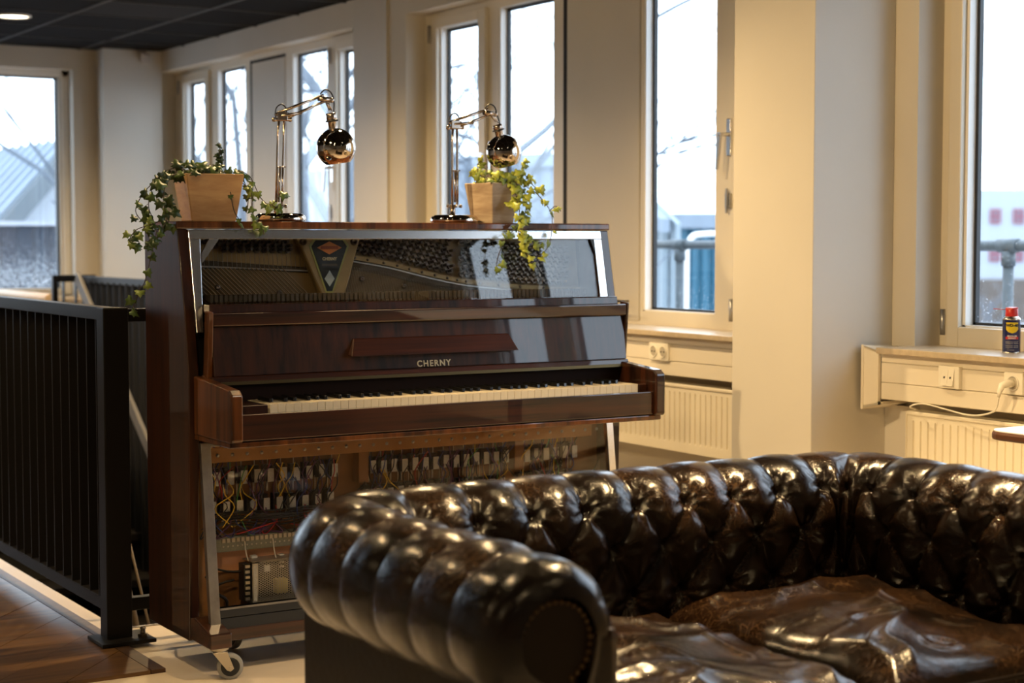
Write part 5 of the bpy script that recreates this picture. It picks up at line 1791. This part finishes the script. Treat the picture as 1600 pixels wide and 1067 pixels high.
def cushion(x0, x1, y0, y1, z0, zt, seed, crown, front_lift=0.0):
    nx, ny = 110, 110
    sd = seed
    def top(u, v):
        x, y = x0 + (x1 - x0) * u, y0 + (y1 - y0) * v
        e = min(u, 1 - u, v, 1 - v)
        edge = min(1, e / .10)
        body = sqrt(max(0, 1 - (1 - edge) ** 2))
        h = zt - .028 * (1 - body)
        c = crown * (sin(pi * u) * sin(pi * v)) ** .6
        wv = Vector((x * 5 + sd, y * 9, sd * 2.3))
        fold = noise.noise(wv * .8) * .018
        ridg = (1 - abs(noise.noise(Vector((x * 2.6 - y * 2.2 + sd, y * 4 + x * 1.2, sd)))) * 2.4)
        ridg2 = (1 - abs(noise.noise(Vector((x * 7 + y * 4, y * 9 - x * 3, sd * 3)))) * 2.4)
        return h + c + (fold + .018 * max(0, ridg) ** 2 + .006 * max(0, ridg2) ** 3) * edge + front_lift * (v) * edge
    vs, fs = [], []
    for i in range(nx + 1):
        for j in range(ny + 1):
            u, v = i / nx, j / ny
            vs.append((x0 + (x1 - x0) * u, y0 + (y1 - y0) * v, top(u, v)))
    w = ny + 1
    for i in range(nx):
        for j in range(ny): fs.append((i * w + j, (i + 1) * w + j, (i + 1) * w + j + 1, i * w + j + 1))
    ring = [(i, 0) for i in range(nx + 1)] + [(nx, j) for j in range(1, ny + 1)] + [(i, ny) for i in range(nx - 1, -1, -1)] + [(0, j) for j in range(ny - 1, 0, -1)]
    b = len(vs)
    nlev = 6
    cxm, cym = (x0 + x1) / 2, (y0 + y1) / 2
    for lv in range(1, nlev + 1):
        w_ = lv / nlev
        for (i, j) in ring:
            x, y, z = vs[i * w + j]
            bulge = .016 * sin(pi * w_)
            dx, dy = x - cxm, y - cym
            l_ = max(abs(dx) / ((x1 - x0) / 2), abs(dy) / ((y1 - y0) / 2))
            ox_ = bulge * (1 if dx > 0 else -1) if abs(dx) / ((x1 - x0) / 2) > .98 else 0
            oy_ = bulge * (1 if dy > 0 else -1) if abs(dy) / ((y1 - y0) / 2) > .98 else 0
            vs.append((x + ox_, y + oy_, z + (z0 - z) * w_))
    R_ = len(ring)
    prev = [i * w + j for i, j in ring]
    for lv in range(nlev):
        cur = [b + lv * R_ + k for k in range(R_)]
        for k in range(R_): fs.append((prev[k], cur[k], cur[(k + 1) % R_], prev[(k + 1) % R_]))
        prev = cur
    fs.append(tuple(reversed(prev)))
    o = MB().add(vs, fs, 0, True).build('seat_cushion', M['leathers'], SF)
    # piping along the top edge
    pp = [Vector(vs[i * w + j]) + Vector((0, 0, .001)) for i, j in ring[::4]]
    pp.append(pp[0])
    MB().tube(pp, .0052, 8, cap=False).build('piping', M['leatherd'], o)
    return o


cushion(1.535, 2.160, 2.20, 2.885, .30, .445, 3.7, .030, .012)
cushion(2.172, 2.700, 2.19, 2.885, .30, .455, 8.1, .040, .014)

# ================================================================== SMALL TABLE, SPRAY CAN
tb_ = thing('side_table', 'white table top with brown edging at the right edge of the photo', 'table', (3.62, 2.93, 0))
cx, cy = 3.67, 2.80
def rr_(hx, hy, r, z):
    out = []
    for qx, qy, a0_ in ((1, 1, 0), (-1, 1, 90), (-1, -1, 180), (1, -1, 270)):
        for i in range(7):
            a = radians(a0_ + i * 15)
            out.append((cx + qx * (hx - r) + r * cos(a), cy + qy * (hy - r) + r * sin(a), z))
    return out
tz = .756
MB().prism(rr_(.30, .30, .06, tz + .0), (0, 0, .003)).build('table_top', M['white'], tb_)
MB().prism(rr_(.305, .305, .065, tz - .022), (0, 0, .0215)).build('edging', M['brown'], tb_, .006)
MB().tube([(cx, cy, tz - .02), (cx, cy, .02)], .03, 16).build('pedestal', M['rail'], tb_)
MB().lathe([(.0001, .022), (.04, .022), (.22, .012), (.22, 0), (.0001, 0)], 32, (cx, cy, 0)).build('foot_plate', M['rail'], tb_)

cp = Vector((4.26, at(1580, 548, 0, 4.26).y, .888))
can = thing('spray_can', 'blue and yellow spray can with red cap on the right window sill', 'spray can', cp)
cr_ = .0285
MB().lathe([(.0001, 0), (cr_ - .003, 0), (cr_ - .001, .002), (cr_, .004), (cr_, .107)], 40, cp).build('body', M['canb'], can)
MB().lathe([(cr_ + .0004, .0), (cr_ + .0004, .004), (cr_ - .001, .004)], 40, cp).build('bottom_rim', M['tin'], can)
MB().lathe([(cr_, .107), (cr_ + .0006, .108), (cr_ - .002, .112), (.019, .119), (.017, .121), (.0001, .121)], 40, cp).build('shoulder', M['tin'], can)
MB().lathe([(.0195, .117), (.0205, .120), (.0195, .139), (.018, .142)], 32, cp).lathe([(.0192, .138), (.0001, .1385)], 32, cp).build('cap', M['canr'], can, 0)
MB().prism([cp + Vector(v) for v in ((-.015, -.016, .137), (.014, -.016, .139), (.014, .016, .139), (-.015, .016, .137))], (0, 0, .009)).build('nozzle_hinge', M['canr'], can, .004)
vd = Vector((cp.x, cp.y, 0)).normalized()              # direction away from the viewer's stand
rt_ = Vector((vd.y, -vd.x, 0))
face0 = atan2(-vd.y, -vd.x) + radians(4)
def wrap(mname, m, pts2, off=.0004, nseg=1):
    """print on the cylinder: pts2 = list of (arc mm, z) polygons as fans of strips"""
    mb = MB()
    for poly in pts2:
        zs = sorted(set([z for _, z in poly]))
        # slice into thin horizontal strips
        def xr(z):
            xs = []
            for i in range(len(poly)):
                (xa, za), (xb, zb) = poly[i], poly[(i + 1) % len(poly)]
                if (za <= z <= zb or zb <= z <= za) and za != zb: xs.append(xa + (xb - xa) * (z - za) / (zb - za))
            return (min(xs), max(xs)) if xs else (0, 0)
        z0, z1 = zs[0], zs[-1]
        K = max(1, int((z1 - z0) / .0015))
        for i in range(K):
            za, zb = z0 + (z1 - z0) * i / K, z0 + (z1 - z0) * (i + 1) / K
            a, b = xr(za + 1e-6), xr(zb - 1e-6)
            n = max(1, int(abs(a[1] - a[0]) / .004))
            for j in range(n):
                q_ = []
                for (x_, z_) in ((a[0] + (a[1] - a[0]) * j / n, za), (a[0] + (a[1] - a[0]) * (j + 1) / n, za), (b[0] + (b[1] - b[0]) * (j + 1) / n, zb), (b[0] + (b[1] - b[0]) * j / n, zb)):
                    th = face0 + x_ / cr_
                    q_.append((cp.x + (cr_ + off) * cos(th), cp.y + (cr_ + off) * sin(th), cp.z + z_))
                mb.add(q_, [(0, 1, 2, 3)])
    return mb.build(mname, m, can)
wrap('yellow_shield', M['cany'], [[(-.020, .076), (-.020, .099), (.020, .099), (.020, .076), (.012, .068), (0, .064), (-.012, .068)]])
wrap('red_banner', M['canr'], [[(-.021, .045), (-.021, .053), (.021, .053), (.021, .045)]])
def wrap_text(txt, size, z, m, name, bold=0, sp=1):
    o = text_mesh(txt, size, name, m, Matrix.Identity(4), can, 0, sp, bold)
    for v in o.data.vertices:
        th = face0 + v.co.x / cr_
        zz = v.co.y
        v.co = Vector((cp.x + (cr_ + .0009) * cos(th), cp.y + (cr_ + .0009) * sin(th), cp.z + z + zz))
    return o
wrap_text('WD-40', .0125, .089, M['cank'], 'brand_lettering', .0008)
wrap_text('MULTI-USE', .0062, .055, M['canw'], 'white_lettering', .0004)
wrap_text('PRODUCT', .0050, .048, M['canw'], 'banner_lettering', .0003)
for z in (.036, .031, .024, .019, .010):
    wrap_text('STOPS SQUEAKS   DISPLACES' if z > .015 else 'MOISTURE', .0032, z, M['canw'], 'fine_print')
MB().tube([cp + Vector((0, 0, .139)) - rt_ * .018, cp + Vector((0, 0, .1415)) - rt_ * .058], .0012, 6).build('straw', M['canr'], can)
